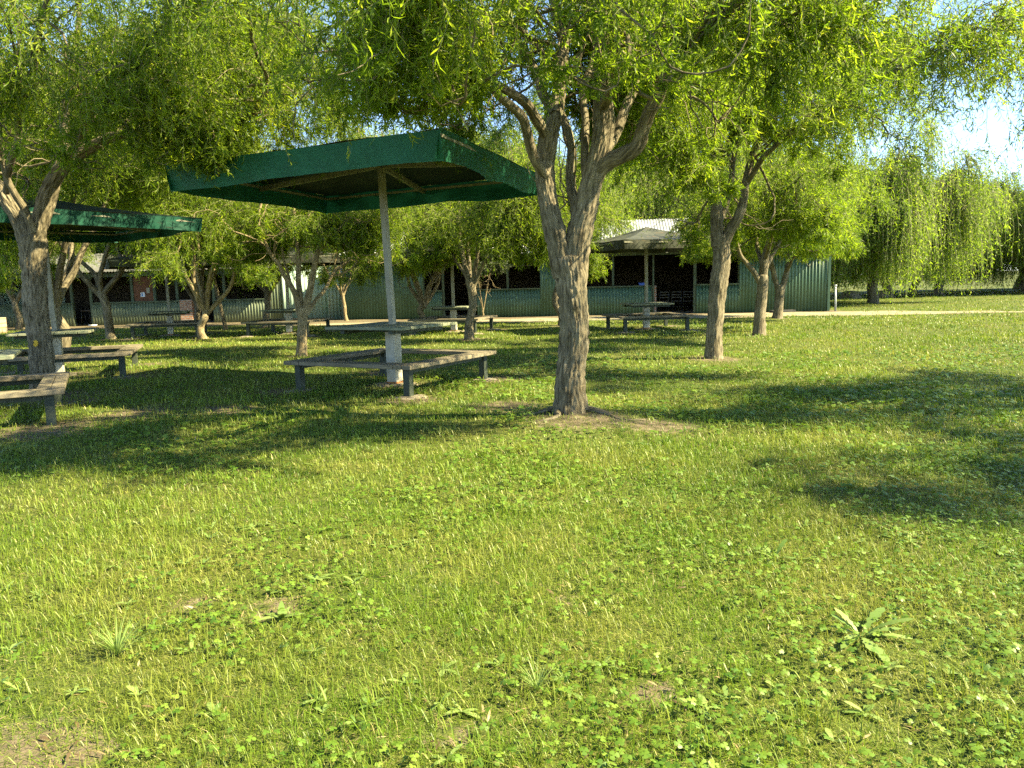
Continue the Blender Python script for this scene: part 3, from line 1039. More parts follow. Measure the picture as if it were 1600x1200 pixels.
# the left foreground willow
ba = np.array([TREES['a'][0], TREES['a'][1], gz1(*TREES['a']) - .02])
Y0 = TREES['a'][1]
LA = [
    flare(from_px(ba, Y0, [(70, 622, 0, .178), (65, 570, 0, .166), (58, 500, 0, .158), (54, 430, 0, .158), (53, 375, 0, .178)]), .178),
    from_px(ba, Y0, [(48, 390, 0, .14), (32, 345, 0, .125), (10, 310, 0, .115), (-20, 270, .1, .10), (-45, 200, .2, .08)]),
    from_px(ba, Y0, [(55, 380, 0, .13), (64, 330, -.05, .105), (80, 290, -.1, .10), (97, 263, -.2, .092), (132, 236, -.4, .078), (170, 216, -.6, .066), (220, 206, -.8, .055), (300, 203, -1.0, .045), (365, 202, -1.3, .034)]),
    from_px(ba, Y0, [(66, 350, .05, .09), (82, 300, .2, .085), (96, 240, .4, .075), (104, 160, .7, .06), (118, 80, 1.0, .045)]),
    from_px(ba, Y0, [(52, 362, -.12, .055), (38, 325, -.25, .05), (24, 300, -.35, .046), (8, 262, -.5, .04), (-5, 190, -.8, .03)]),
    from_px(ba, Y0, [(100, 262, -.2, .05), (130, 200, -.9, .045), (190, 120, -1.6, .036), (250, 50, -2.2, .028)]),
    from_px(ba, Y0, [(180, 213, -.6, .04), (250, 150, -.5, .036), (330, 90, -.3, .03), (420, 40, .1, .024)]),
    from_px(ba, Y0, [(96, 245, .3, .05), (150, 180, 1.0, .045), (230, 110, 1.7, .036), (320, 40, 2.3, .028)]),
    from_px(ba, Y0, [(10, 300, -.2, .05), (30, 180, -1.2, .042), (60, 60, -2.2, .03)]),
]
tree_a = make_tree('curly_willow', LA, 102, 6200, 34, .076, .0130, 2.85, M['leaf'], M['bark'], sides=92, rough=.24, n2=9, n3=4, l2=(1.0, 2.4), ext=2.2, cx=(0, 0), hollow=1.3)
put(tree_a, TREES['a'], 'thick willow trunk at the left edge with an orange lichen spot')
lb_ = MB().disc((0, 0, 0), .035, .045, .012, 14, .3, 5).build('lichen_patch', M['lichen'], tree_a)
w = atY(56, 537, TREES['a'][1] - .185)
lb_.location = (w[0] - ba[0], w[1] - ba[1], w[2] - ba[2])
lb_.rotation_euler = (R(90), 0, 0)

# second row willow to the right
be = np.array([TREES['e'][0], TREES['e'][1], gz1(*TREES['e']) - .02])
Y0 = TREES['e'][1]
LE = [
    flare(from_px(be, Y0, [(1115, 562, 0, .150), (1117, 510, 0, .138), (1121, 450, 0, .150), (1127, 405, 0, .148), (1125, 372, 0, .15)]), .15),
    from_px(be, Y0, [(1122, 385, 0, .12), (1119, 350, 0, .108), (1120, 310, 0, .10), (1120, 275, .05, .098), (1116, 248, .1, .10)]),
    from_px(be, Y0, [(1128, 385, 0, .10), (1142, 358, -.05, .09), (1157, 336, -.1, .082), (1164, 315, -.1, .074), (1168, 280, -.1, .066), (1180, 230, -.2, .056), (1200, 160, -.5, .045)]),
    from_px(be, Y0, [(1122, 350, 0, .05), (1134, 325, .15, .05), (1142, 290, .2, .05), (1144, 250, .3, .046), (1152, 210, .4, .04), (1160, 140, .7, .034)]),
    from_px(be, Y0, [(1117, 265, .1, .075), (1102, 235, .1, .066), (1086, 215, .15, .055), (1070, 160, .4, .045), (1050, 90, .8, .035)]),
    from_px(be, Y0, [(1118, 262, .1, .07), (1124, 220, 0, .06), (1126, 160, -.2, .05), (1120, 80, -.6, .04)]),
    from_px(be, Y0, [(1168, 285, -.1, .05), (1200, 240, -.6, .045), (1260, 190, -1.2, .036), (1320, 150, -1.8, .026)]),
    from_px(be, Y0, [(1180, 232, -.2, .045), (1230, 180, .4, .04), (1300, 120, .9, .032), (1380, 70, 1.3, .024)]),
    from_px(be, Y0, [(1118, 270, 0, .05), (1090, 240, -.9, .045), (1060, 200, -1.6, .034), (1040, 140, -2.2, .026)]),
]
tree_e = make_tree('curly_willow', LE, 103, 6000, 32, .080, .0145, 2.1, M['leaf'], M['bark'], sides=48, rough=.22, n2=9, n3=4, l2=(1.1, 2.4), ext=2.0, cx=(.1, 0), twig_r=.004, hollow=1.7, hr=2.3)
put(tree_e, TREES['e'], 'medium willow with a knotted trunk forking low, right of the big forked willow')


def random_limbs(seed, fork, n, height, spread, r0, lean=(0, 0), bend=.12):
    rg = np.random.default_rng(seed)
    lx, ly = lean
    tr = [(0, 0, 0, r0)]
    for k in range(1, 5):
        t_ = k / 4
        tr.append((lx * t_ + rg.normal(0, bend * .4), ly * t_ + rg.normal(0, bend * .4), fork * t_, r0 * (1 - .18 * t_)))
    top = np.array(tr[-1])
    limbs = [flare(np.array(tr), r0)]
    a0 = rg.uniform(0, 6.28)
    for j in range(n):
        a = a0 + 6.283 * j / n + rg.normal(0, .3)
        sp = spread * rg.uniform(.6, 1.15)
        hh = (height - fork) * rg.uniform(.75, 1.1)
        q = [(top[0], top[1], top[2] - .15, r0 * .62)]
        for t_ in (.22, .45, .7, 1.0):
            o_ = sp * t_ ** .85
            q.append((top[0] + math.cos(a) * o_ + rg.normal(0, bend), top[1] + math.sin(a) * o_ + rg.normal(0, bend), fork + hh * t_ ** 1.1, r0 * (.58 - .42 * t_)))
        limbs.append(np.array(q))
    return limbs


# tree just outside the frame on the right, its twigs hang into the picture
tree_r = make_tree('curly_willow', random_limbs(5, 1.7, 7, 4.7, 2.3, .19), 104, 4600, 32, .076, .0125, 3.0, M['leaf'], M['bark'], sides=16, rough=.0, n2=8, n3=3, l2=(1.0, 2.1), cx=(0, 0))
put(tree_r, TREES['r'], 'willow beyond the right edge whose dark twigs hang against the blue sky', 0.4)

# vase shaped pale stemmed willow behind the near table
bb = np.array([TREES['b'][0], TREES['b'][1], gz1(*TREES['b']) - .02]); Y0 = TREES['b'][1]
LB = [
    flare(from_px(bb, Y0, [(471, 553, 0, .115), (472, 530, 0, .108), (473, 505, 0, .108), (473, 484, 0, .115)]), .115, 1.15),
    from_px(bb, Y0, [(468, 492, 0, .07), (462, 462, 0, .062), (454, 443, 0, .056), (441, 424, -.05, .05), (438, 414, -.1, .046), (422, 391, -.2, .04), (405, 350, -.4, .03)]),
    from_px(bb, Y0, [(471, 490, 0, .07), (469, 465, .1, .066), (468, 430, .2, .06), (467, 400, .3, .052), (460, 350, .5, .04)]),
    from_px(bb, Y0, [(478, 492, 0, .085), (481, 463, 0, .078), (488, 435, -.05, .07), (493, 410, -.1, .062), (498, 385, -.1, .055), (506, 345, -.2, .042)]),
    from_px(bb, Y0, [(496, 395, -.1, .04), (512, 376, -.2, .036), (524, 366, -.3, .034), (538, 345, -.5, .026)]),
    from_px(bb, Y0, [(481, 490, .05, .05), (492, 470, .2, .045), (508, 452, .4, .042), (524, 424, .7, .038), (546, 404, 1.0, .03)]),
    from_px(bb, Y0, [(456, 448, 0, .035), (448, 420, .4, .032), (440, 380, .8, .026)]),
]
tree_b = make_tree('curly_willow', LB, 105, 3900, 22, .105, .0175, 1.85, M['leaf'], M['bark_pale'], sides=18, rough=.10, n2=8, n3=3, l2=(.8, 1.9), ext=1.6, hollow=.5, twig_r=.0045, detail=False)
put(tree_b, TREES['b'], 'pale stemmed willow splitting like a vase just behind the near picnic table')

bc = np.array([TREES['c'][0], TREES['c'][1], gz1(*TREES['c']) - .02]); Y0 = TREES['c'][1]
LC = [
    flare(from_px(bc, Y0, [(733, 530, 0, .125), (733, 505, 0, .112), (739, 480, 0, .11), (738, 455, 0, .115), (734, 438, 0, .12)]), .125, 1.2),
    from_px(bc, Y0, [(735, 448, 0, .085), (728, 422, 0, .07), (722, 395, .1, .06), (716, 350, .3, .045)]),
    from_px(bc, Y0, [(736, 448, .1, .06), (732, 418, .3, .056), (730, 390, .5, .05), (735, 340, .8, .04)]),
    from_px(bc, Y0, [(738, 450, 0, .07), (742, 418, -.1, .062), (746, 390, -.2, .052), (752, 345, -.4, .04)]),
    from_px(bc, Y0, [(740, 450, 0, .055), (746, 432, -.1, .048), (757, 409, -.3, .042), (783, 394, -.6, .034), (810, 372, -.9, .026)]),
    from_px(bc, Y0, [(735, 445, .1, .05), (715, 410, .8, .044), (690, 370, 1.5, .03)]),
]
tree_c = make_tree('curly_willow', LC, 106, 3900, 22, .11, .018, 1.7, M['leaf'], M['bark'], sides=18, rough=.12, n2=8, n3=3, l2=(.9, 2.0), ext=1.7, hollow=.4, twig_r=.0045, detail=False)
put(tree_c, TREES['c'], 'reddish twisted willow trunk in front of the dark doorway, left of the big forked willow')

# the rest of the lawn willows: three built ones, the others copies of them
proto1 = make_tree('curly_willow', random_limbs(21, 1.25, 6, 5.4, 1.9, .13, (.15, 0), .10), 111, 4800, 22, .12, .021, 1.5, M['leaf'], M['bark'], sides=14, rough=.1, n2=8, n3=3, twig_r=.005, l2=(1.2, 2.6), ext=2.0, hollow=.2, detail=False)
proto2 = make_tree('curly_willow', random_limbs(22, .9, 7, 5.2, 1.7, .12, (.05, .05), .12), 112, 4800, 22, .12, .021, 1.45, M['leaf'], M['bark_pale'], sides=14, rough=.1, n2=8, n3=3, twig_r=.005, l2=(1.2, 2.6), ext=2.0, hollow=.2, detail=False)
proto3 = make_tree('curly_willow', random_limbs(23, 1.5, 5, 5.5, 2.0, .14, (-.25, 0), .16), 113, 4800, 22, .12, .021, 1.5, M['leaf'], M['bark'], sides=14, rough=.1, n2=8, n3=3, twig_r=.005, l2=(1.2, 2.6), ext=2.0, hollow=.2, detail=False)
bf = np.array([TREES['f'][0], TREES['f'][1], gz1(*TREES['f']) - .02]); Y0 = TREES['f'][1]
LF = [
    flare(from_px(bf, Y0, [(1186, 523, 0, .155), (1188, 490, 0, .140), (1191, 455, 0, .138), (1192, 432, 0, .14)]), .155, 1.15),
    from_px(bf, Y0, [(1192, 445, 0, .11), (1195, 412, 0, .10), (1200, 380, .1, .085), (1203, 330, .2, .06)]),
    from_px(bf, Y0, [(1188, 445, 0, .07), (1180, 428, -.1, .065), (1170, 414, -.2, .058), (1156, 396, -.4, .05), (1146, 360, -.6, .035)]),
    from_px(bf, Y0, [(1195, 420, 0, .07), (1208, 396, .2, .06), (1222, 372, .4, .05), (1240, 335, .8, .035)]),
    from_px(bf, Y0, [(1192, 415, .1, .06), (1184, 385, .7, .05), (1178, 340, 1.3, .035)]),
    from_px(bf, Y0, [(1196, 405, 0, .06), (1206, 370, -.8, .05), (1216, 330, -1.4, .035)]),
]
tree_f = make_tree('curly_willow', LF, 116, 3800, 22, .115, .019, 1.95, M['leaf'], M['bark'], sides=18, rough=.14, n2=9, n3=3, l2=(1.2, 2.6), ext=2.0, hollow=.35, twig_r=.005, detail=False)
put(tree_f, TREES['f'], 'slim willow right of the knotted trunk, standing on the lawn before the dirt path')
bg = np.array([TREES['g'][0], TREES['g'][1], gz1(*TREES['g']) - .02]); Y0 = TREES['g'][1]
LG = [
    flare(from_px(bg, Y0, [(1215, 498, 0, .165), (1217, 478, 0, .15), (1219, 460, 0, .15), (1219, 447, 0, .16)]), .165, 1.15),
    from_px(bg, Y0, [(1217, 455, 0, .10), (1209, 432, 0, .09), (1204, 410, -.1, .08), (1206, 380, -.2, .06)]),
    from_px(bg, Y0, [(1221, 455, 0, .11), (1227, 432, 0, .10), (1233, 408, .1, .09), (1243, 380, .2, .07), (1252, 345, .4, .05)]),
    from_px(bg, Y0, [(1229, 425, 0, .06), (1240, 402, -.6, .05), (1262, 370, -1.4, .035)]),
    from_px(bg, Y0, [(1208, 425, 0, .06), (1190, 395, .6, .05), (1170, 365, 1.4, .035)]),
    from_px(bg, Y0, [(1234, 405, .1, .06), (1232, 375, .9, .05), (1225, 340, 1.8, .035)]),
]
tree_g = make_tree('curly_willow', LG, 117, 4200, 22, .13, .022, 1.9, M['leaf'], M['bark'], sides=16, rough=.12, n2=10, n3=3, l2=(1.5, 3.2), ext=2.4, hollow=.2, twig_r=.005, detail=False)
put(tree_g, TREES['g'], 'small willow growing at the edge of the dirt path beside the green shed end')
LAWN = [
    (proto3, 'h', 'stout willow in front of the left shed near its red timber panel', 1.0, 1.0),
    (proto2, 'i', 'many stemmed willow in front of the brick pier of the left shed', 0.0, 1.0),
    (proto1, 'j', 'slender willow trunk hidden just behind the many stemmed willow', 2.6, .9),
    (proto3, 'l', 'leaning willow in front of the sunlit corner of the left shed', 3.6, .95),
    (proto1, 'm', 'curved willow trunk behind the left table and the left foreground willow', 4.2, 1.08),
    (proto2, 'o', 'low branching willow behind the middle table, against the dark green wall', 4.4, .95),
    (proto3, 'p', 'willow half hidden behind the big forked trunk', 5.0, .95),
    (proto1, 's', 'willow at the far left standing before the pale wall', 5.5, 1.0),
]
used = set()
for pr, key, lab, rz, sc in LAWN:
    o = pr if pr.name not in used else copy_tree(pr)
    used.add(pr.name)
    put(o, TREES[key], lab, rz, sc)

# thin dark trunk
thin = make_tree('curly_willow', random_limbs(31, 2.0, 4, 3.8, 1.2, .075, (-.35, 0), .06), 114, 700, 20, .115, .020, 2.3, M['leaf'], M['bark'], sides=10, n2=6, n3=3, twig_r=.005, detail=False)
put(thin, TREES['k'], 'thinnest dark willow trunk right of the many stemmed willow', 0)

# dark leaved shrub and a sapling by the wall
shrub = make_tree('small_tree', random_limbs(41, 1.2, 5, 2.5, .9, .08, (-.1, 0), .05), 121, 700, 18, .085, .045, 1.55, M['leaf_dark'], M['bark_pale'], sides=10, n2=5, n3=3, l2=(.4, .9), l3=(.3, .6), twigL=(.25, .6), ext=.5, droop=.05, detail=False)
put(shrub, TREES['n'], 'small dark leaved tree against the right edge of the pale sunlit wall', group=None)
sap = make_tree('sapling', random_limbs(42, .5, 5, 1.9, .45, .035, (0, 0), .03), 122, 420, 16, .07, .03, .75, M['leaf_dark'], M['bark_pale'], sides=8, n2=5, n3=2, l2=(.3, .6), l3=(.2, .4), twigL=(.2, .5), ext=.5, droop=-.02, detail=False)
put(sap, TREES['q'], 'young upright sapling growing against the corrugated wall', group=None)

# weeping willows to the right and tall trees behind the shed
weep1 = make_tree('weeping_willow', random_limbs(51, 1.6, 8, 5.6, 2.6, .26, (0, 0), .15), 131, 5200, 30, .15, .040, .45, M['leaf_far'], M['bark'], sides=10, n2=8, n3=3, l2=(1.2, 2.4), twigL=(1.6, 4.2), ext=1.3, droop=.55, wig=.10, twig_r=.008, detail=False)
weep2 = make_tree('weeping_willow', random_limbs(52, 1.4, 8, 6.4, 3.0, .28, (.5, 0), .2), 132, 5200, 30, .15, .040, .5, M['leaf_far'], M['bark'], sides=10, n2=9, n3=3, l2=(1.2, 2.6), twigL=(1.4, 4.2), ext=1.5, droop=.45, wig=.14, twig_r=.008, detail=False)
G_W = 'weeping willows along the far edge of the grass'
WEEP = [
    (weep1, (18.0, 38.5), 'bright curtain of weeping willow just beyond the right end of the green shed', .5, 1.08),
    (weep2, (23.2, 47.5), 'dark weeping willow in the far row, second along from the shed end', 2.0, .95),
    (weep1, (27.6, 50.0), 'weeping willow in the far row with the tallest crown against the sky', 4.0, 1.02),
    (weep2, (32.2, 48.5), 'weeping willow of the far row second from the right edge', 1.2, .88),
    (weep1, (36.4, 50.5), 'rightmost weeping willow of the far row, cut by the right edge', 2.2, .9),
    (weep1, (21.5, 57.0), 'weeping willow deep in the shade behind the far row', 3.0, 1.05),
    (weep2, (30.3, 58.5), 'weeping willow filling the gap behind the tallest one of the far row', 0.2, 1.05),
    (weep2, (38.5, 59.0), 'weeping willow standing farthest back at the right edge', 5.0, 1.02),
    (weep1, (43.0, 55.0), 'weeping willow past the right end of the far row', 1.0, 1.0),
]
used = set()
for pr, xy, lab, rz, sc in WEEP:
    o = pr if pr.name not in used else copy_tree(pr)
    used.add(pr.name)
    put(o, xy, lab, rz, sc, G_W)
G_B = 'tall willows rising behind the shed roofs'
BACK = [(-34, 47, 1.3), (-25.5, 44, 1.35), (-18, 45, 1.35), (-11, 44.5, 1.3), (-4, 43.5, 1.3), (2.5, 44, 1.3), (9, 45, 1.25), (14.5, 47, 1.2)]
BLAB = ['tall willow behind the far left brick wall', 'tall willow behind the left end of the left shed', 'tall willow behind the red panel of the left shed',
        'tall willow behind the pale sunlit wall', 'tall willow behind the roof, above the middle table', 'tall willow behind the roof, in line with the big forked trunk',
        'tall willow behind the silver roof and grey canopy', 'tall willow behind the right end of the green shed']
for k, ((x, y, sc), lab) in enumerate(zip(BACK, BLAB)):
    o = copy_tree(weep2 if k % 2 else weep1)
    put(o, (x, y), lab, k * 1.3, sc, G_B)

# ------------------------------------------------------------------ tables with canopies, benches
def make_bench(x, y, h, rz, label):
    root = empty('bench', (x, y, gz1(x, y)), rz)
    zt, th, w = .44, .055, .29
    for k in range(4):
        a = k * math.pi / 2
        mb = MB()
        ln = 2 * h
        # two boards side by side, mitre replaced by alternate butt joints
        L0 = ln - (2 * w + .012 if k % 2 else 0)
        for j in (0, 1):
            mb.box((0, h - w / 4 - j * w / 2, zt - th / 2), (L0, w / 2 - .008, th))
        o = mb.build('seat_board', M['timber_bench'], root, .006)
        o.rotation_euler = (0, 0, a)
    for sx, sy in ((-1, -1), (1, -1), (1, 1), (-1, 1)):
        o = MB().box((0, 0, (zt - th) / 2 - .03), (.10, .10, zt - th + .06)).build('leg', M['leg'], root, .006)
        o.location = (sx * (h - .16), sy * (h - .16), 0)
        f_ = MB().disc((0, 0, -.03), .26, .20, .045, 18, .25, int(abs(x * 7 + sx * 3 + sy))).build('footing', M['concrete'], o, smooth=True)
    for sy in (-1, 1):
        MB().beam((-(h - .22), sy * (h - .16), zt - th - .035), ((h - .22), sy * (h - .16), zt - th - .035), .05, .06).build('rail', M['leg'], root)
    return tag(root, label, 'bench', 'square timber benches round the picnic tables')


def cloth_grid(P00, P10, P11, P01, nu, nv, fn=None):
    u = np.linspace(0, 1, nu)[:, None, None]; v = np.linspace(0, 1, nv)[None, :, None]
    P = (1 - u) * (1 - v) * np.array(P00) + u * (1 - v) * np.array(P10) + u * v * np.array(P11) + (1 - u) * v * np.array(P01)
    if fn is not None: P = fn(P, u[..., 0], v[..., 0])
    idx = np.arange(nu * nv).reshape(nu, nv)
    q = np.stack([idx[:-1, :-1], idx[1:, :-1], idx[1:, 1:], idx[:-1, 1:]], -1).reshape(-1, 4)
    return P.reshape(-1, 3), q


def make_shelter(x, y, rz_t, th, label, pole_h, corners=None, rise=.4, fascia=.30, cloth='cloth_green', top='cloth_top', lean=0.0, tside=.64, group='picnic tables under fabric canopies', stub='post_white'):
    z0 = gz1(x, y)
    root = empty('picnic_table', (x, y, z0))
    a = MB().box((0, 0, (th - .06) / 2 - .03), (.17, .17, th - .0), 0).build('post', M[stub], root, .008)
    a.rotation_euler = (0, 0, rz_t)
    if corners is not None:
        MB().disc((0, 0, -.02), .34, .28, .05, 20, .25, 9).build('footing', M['concrete'], root, smooth=True)
    MB().box((0, 0, .03), (.178, .178, .05), rz_t).build('rust_band', M['rust'], root)
    mb = MB()
    n = 7
    wd = 2 * tside / n
    for k in range(n):
        mb.box((-tside + wd * (k + .5), 0, th - .022), (wd - .012, 2 * tside, .042))
    o = mb.build('tabletop', M['timber_green'], root, .006)
    o.rotation_euler = (0, 0, rz_t)
    mb = MB()
    for s in (-1, 1):
        mb.box((0, s * tside * .62, th - .075), (2 * tside - .16, .07, .06))
    mb.box((0, 0, th - .075), (.30, tside * 1.2, .06))
    o = mb.build('tabletop_frame', M['leg'], root)
    o.rotation_euler = (0, 0, rz_t)
    if corners is None:
        return tag(root, label, 'picnic table', group)
    px_, py_ = math.sin(lean) * pole_h, 0
    MB().beam((0, 0, th), (-px_, py_, pole_h), .085, .085, (math.cos(rz_t), math.sin(rz_t), 0)).build('pole', M['post_grey'], root, .006)
    C_ = [np.array(c, float) - np.array([x, y, z0]) for c in corners]       # near, right, far, left at fascia top
    apex = np.mean(C_, 0) + np.array([0, 0, rise])
    apex[:2] = apex[:2] * .35 + np.array([-px_, 0]) * .65
    can = None
    VV, QQ, off = [], [], 0
    for k in range(4):
        a_, b_ = C_[k], C_[(k + 1) % 4]
        def sag(P, u, v):
            P = P.copy()
            P[..., 2] += -.10 * np.sin(np.pi * v) * (.4 + .6 * np.sin(np.pi * u)) * 1.0 - .03 * (vnoise(P * 1.7, 3) - .5)
            return P
        V, q = cloth_grid(a_, b_, apex, apex, 14, 10, sag)
        VV.append(V); QQ.append(q + off); off += len(V)
    can = np_mesh('canopy', np.concatenate(VV), [np.concatenate(QQ)], [M[top]], root, smooth=True)
    VV, QQ, off = [], [], 0
    for k in range(4):
        a_, b_ = C_[k], C_[(k + 1) % 4]
        cen = np.mean(C_, 0)
        inn = np.array([(cen - (a_ + b_) / 2)[0], (cen - (a_ + b_) / 2)[1], 0]); inn /= np.linalg.norm(inn)
        def hang(P, u, v):
            P = P.copy()
            nz = vnoise(np.stack([u * 9 + 7 * k + 0 * v, 0 * u + 0 * v, 0 * u + v], -1), 5) - .5
            n2_ = vnoise(np.stack([u * 30 + 7 * k + 0 * v, 0 * u + 0 * v, 0 * u + v * 2], -1), 6) - .5
            P = P + inn * (.10 * v * nz + .035 * n2_ * v + .05 * v)[..., None]
            P[..., 2] -= v * .06 * (vnoise(np.stack([u * 5 + 3 * k + 0 * v, 0 * u + 0 * v, 0 * u + 0 * v], -1), 8) - .3) * (fascia / .3)
            P[..., 2] += (1 - v) * .03 * (vnoise(np.stack([u * 6 + 3 * k + 0 * v, 0 * u + 0 * v, 0 * u + 0 * v], -1), 9) - .5)
            return P
        drop = np.array([0, 0, -fascia])
        V, q = cloth_grid(a_, b_, b_ + drop, a_ + drop, 40, 5, hang)
        VV.append(V); QQ.append(q + off); off += len(V)
    np_mesh('valance', np.concatenate(VV), [np.concatenate(QQ)], [M[cloth]], can, smooth=True)
    # steel edge frame and rafters
    e = MB()
    C2 = [c * np.array([.985, .985, 1]) - np.array([0, 0, .06]) for c in C_]
    for k in range(4):
        e.beam(C2[k], C2[(k + 1) % 4], .035, .035)
    e.build('edge_frame', M['post_grey'], root)
    top_ = np.array([-px_, 0, pole_h - .12])
    for k in range(4):
        m_ = (C2[k] + C2[(k + 1) % 4]) / 2
        MB().beam(top_ + (m_ - top_) * .03, m_ - np.array([0, 0, .03]), .05, .07).build('rafter', M['post_grey'], root)
    return tag(root, label, 'picnic table', group)


BL = ['weathered square bench round the nearest fully seen table, on rough concrete footings', 'bench of the left table, its long plank running behind the left willow trunk',
      'nearest bench corner, cut off by the left edge of the picture', 'dark square bench below the grey hipped canopy at right',
      'dark bench in front of the brick pier of the left shed', 'bench in front of the pale sunlit wall, behind the vase shaped willow', 'bench with a pale sunlit end beside the reddish twisted willow']
for (x, y, h, rz, th), lab in zip(TABLES, BL):
    make_bench(x, y, h, rz, lab)

T_ = TABLES
make_shelter(T_[0][0], T_[0][1], T_[0][3], T_[0][4], 'nearest picnic table with a tall pole and wide bright green fabric canopy', 3.33,
             [(-.69, 8.42, 3.12), (.50, 12.05, 3.10), (-3.25, 14.2, 3.10), (-4.50, 10.5, 3.12)], .38, .30, lean=R(1.2), tside=.70)


def sq(x, y, half, rz, z, dz=(0, 0, 0, 0)):
    out = []
    for k, (sx, sy) in enumerate(((1, -1), (1, 1), (-1, 1), (-1, -1))):
        out.append((x + half * (sx * math.cos(rz) - sy * math.sin(rz)), y + half * (sx * math.sin(rz) + sy * math.cos(rz)), z + dz[k]))
    return out


make_shelter(T_[1][0] - .2, T_[1][1], T_[1][3], T_[1][4], 'left picnic table under a sagging green canopy, behind the left willow trunk', 2.95,
             sq(-8.2, 14.1, 1.9, R(48), 2.75, (.02, 0, 0, .08)), .42, .22, 'cloth_old', lean=R(.5))
make_shelter(T_[2][0], T_[2][1], T_[2][3], T_[2][4], 'nearest table at the left edge without any canopy in view', 1, None)
make_shelter(T_[3][0], T_[3][1], T_[3][3], T_[3][4], 'table under a grey hipped canopy, in front of the shed doorway at right', 2.75,
             sq(4.05, 22.8, 1.72, R(20), 2.52), .45, .22, 'cloth_grey', 'cloth_grey')
make_shelter(T_[4][0], T_[4][1], T_[4][3], T_[4][4], 'table in front of the red brick pier of the left shed, canopy lost in leaves', 2.75,
             sq(-11.1, 25.3, 1.72, R(30), 2.45), .42, .22, 'cloth_grey', 'cloth_grey')
make_shelter(T_[5][0], T_[5][1], T_[5][3], T_[5][4], 'table behind the vase shaped willow, before the pale sunlit wall', 2.75,
             sq(-7.05, 24.7, 1.72, R(10), 2.45), .42, .24, 'cloth_grey', 'cloth_grey')
make_shelter(T_[6][0], T_[6][1], T_[6][3], T_[6][4], 'table with a thin pole left of the reddish twisted willow, dark canopy behind its leaves', 2.7,
             sq(-1.75, 24.0, 1.72, R(-8), 2.42), .42, .22, 'cloth_grey', 'cloth_grey')

# ------------------------------------------------------------------ sheds
def corr_wall(name, p0, p1, z0, z1, mat, parent, pitch=.13, amp=.019, z1b=None):
    """corrugated sheet from p0 to p1 (x,y) with real waves"""
    p0, p1 = np.array(p0, float), np.array(p1, float)
    L = np.linalg.norm(p1 - p0)
    d = (p1 - p0) / L
    nrm = np.array([d[1], -d[0]])
    n = max(8, int(L / pitch * 10))
    s = np.linspace(0, L, n)
    w = amp * np.sin(2 * np.pi * s / pitch)
    xy = p0[None] + d[None] * s[:, None] + nrm[None] * w[:, None]
    zt = np.linspace(z1, z1 if z1b is None else z1b, n)
    V = np.stack([np.concatenate([xy, np.full((n, 1), z0)], 1), np.concatenate([xy, zt[:, None]], 1)], 1).reshape(-1, 3)
    i = np.arange(n - 1)[:, None] * 2
    q = i + np.array([[0, 2, 3, 1]])
    o = np_mesh(name, V, [q], [mat], parent, smooth=True)
    sd = o.modifiers.new('thickness', 'SOLIDIFY'); sd.thickness = .004
    return o


def corr_roof(name, a, b, c, d, mat, parent, pitch=.13, amp=.018):
    """sheet between eave a-b and ridge d-c, waves running up the slope"""
    a, b, c, d = [np.array(v, float) for v in (a, b, c, d)]
    L = np.linalg.norm(b - a)
    n = int(L / pitch * 8)
    t_ = np.linspace(0, 1, n)[:, None]
    e, r_ = a + (b - a) * t_, d + (c - d) * t_
    nr = np.cross(b - a, d - a); nr /= np.linalg.norm(nr)
    w = amp * np.sin(2 * np.pi * t_ * L / pitch) * nr
    V = np.stack([e + w, r_ + w], 1).reshape(-1, 3)
    i = np.arange(n - 1)[:, None] * 2
    o = np_mesh(name, V, [i + np.array([[0, 2, 3, 1]])], [mat], parent, smooth=True)
    sd = o.modifiers.new('thickness', 'SOLIDIFY'); sd.thickness = .004
    return o


class Front:
    """a straight shed front; s(px) gives metres along it for a picture column"""
    def __init__(self, p0, p1):
        self.p0, self.p1 = np.array(p0, float), np.array(p1, float)
        self.L = np.linalg.norm(self.p1 - self.p0)
        self.d = (self.p1 - self.p0) / self.L
        self.n = np.array([self.d[1], -self.d[0]])       # towards the lawn

    def s(self, px_):
        lo, hi = 0.0, self.L
        for _ in range(40):
            m_ = (lo + hi) / 2
            q = self.p0 + self.d * m_
            v = np.array([q[0], q[1], 1.2]) - np.array([0, 0, CH])
            X = 800 + F * (v @ RT) / (v @ FWD)
            if X < px_: lo = m_
            else: hi = m_
        return lo

    def at(self, s, out=0.0):
        return self.p0 + self.d * s + self.n * out


def box_on(fr, s0, s1, z0, z1, out, thick, name, mat, parent, bevel=.004):
    a, b = fr.at(s0, out), fr.at(s1, out)
    c = (a + b) / 2 - fr.n * thick / 2
    return MB().box((c[0], c[1], (z0 + z1) / 2), (abs(s1 - s0), thick, z1 - z0), math.atan2(fr.d[1], fr.d[0])).build(name, mat, parent, bevel)


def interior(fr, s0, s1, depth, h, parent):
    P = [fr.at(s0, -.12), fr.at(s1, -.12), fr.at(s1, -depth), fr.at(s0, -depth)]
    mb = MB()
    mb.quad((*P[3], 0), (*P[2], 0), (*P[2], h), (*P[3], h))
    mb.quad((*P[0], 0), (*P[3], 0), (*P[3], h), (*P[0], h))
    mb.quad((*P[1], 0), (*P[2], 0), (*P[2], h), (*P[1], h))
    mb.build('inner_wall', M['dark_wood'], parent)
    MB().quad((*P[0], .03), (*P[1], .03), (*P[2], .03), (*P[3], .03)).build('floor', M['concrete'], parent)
    MB().quad((*P[0], h), (*P[1], h), (*P[2], h), (*P[3], h)).build('ceiling', M['dark_wood'], parent)


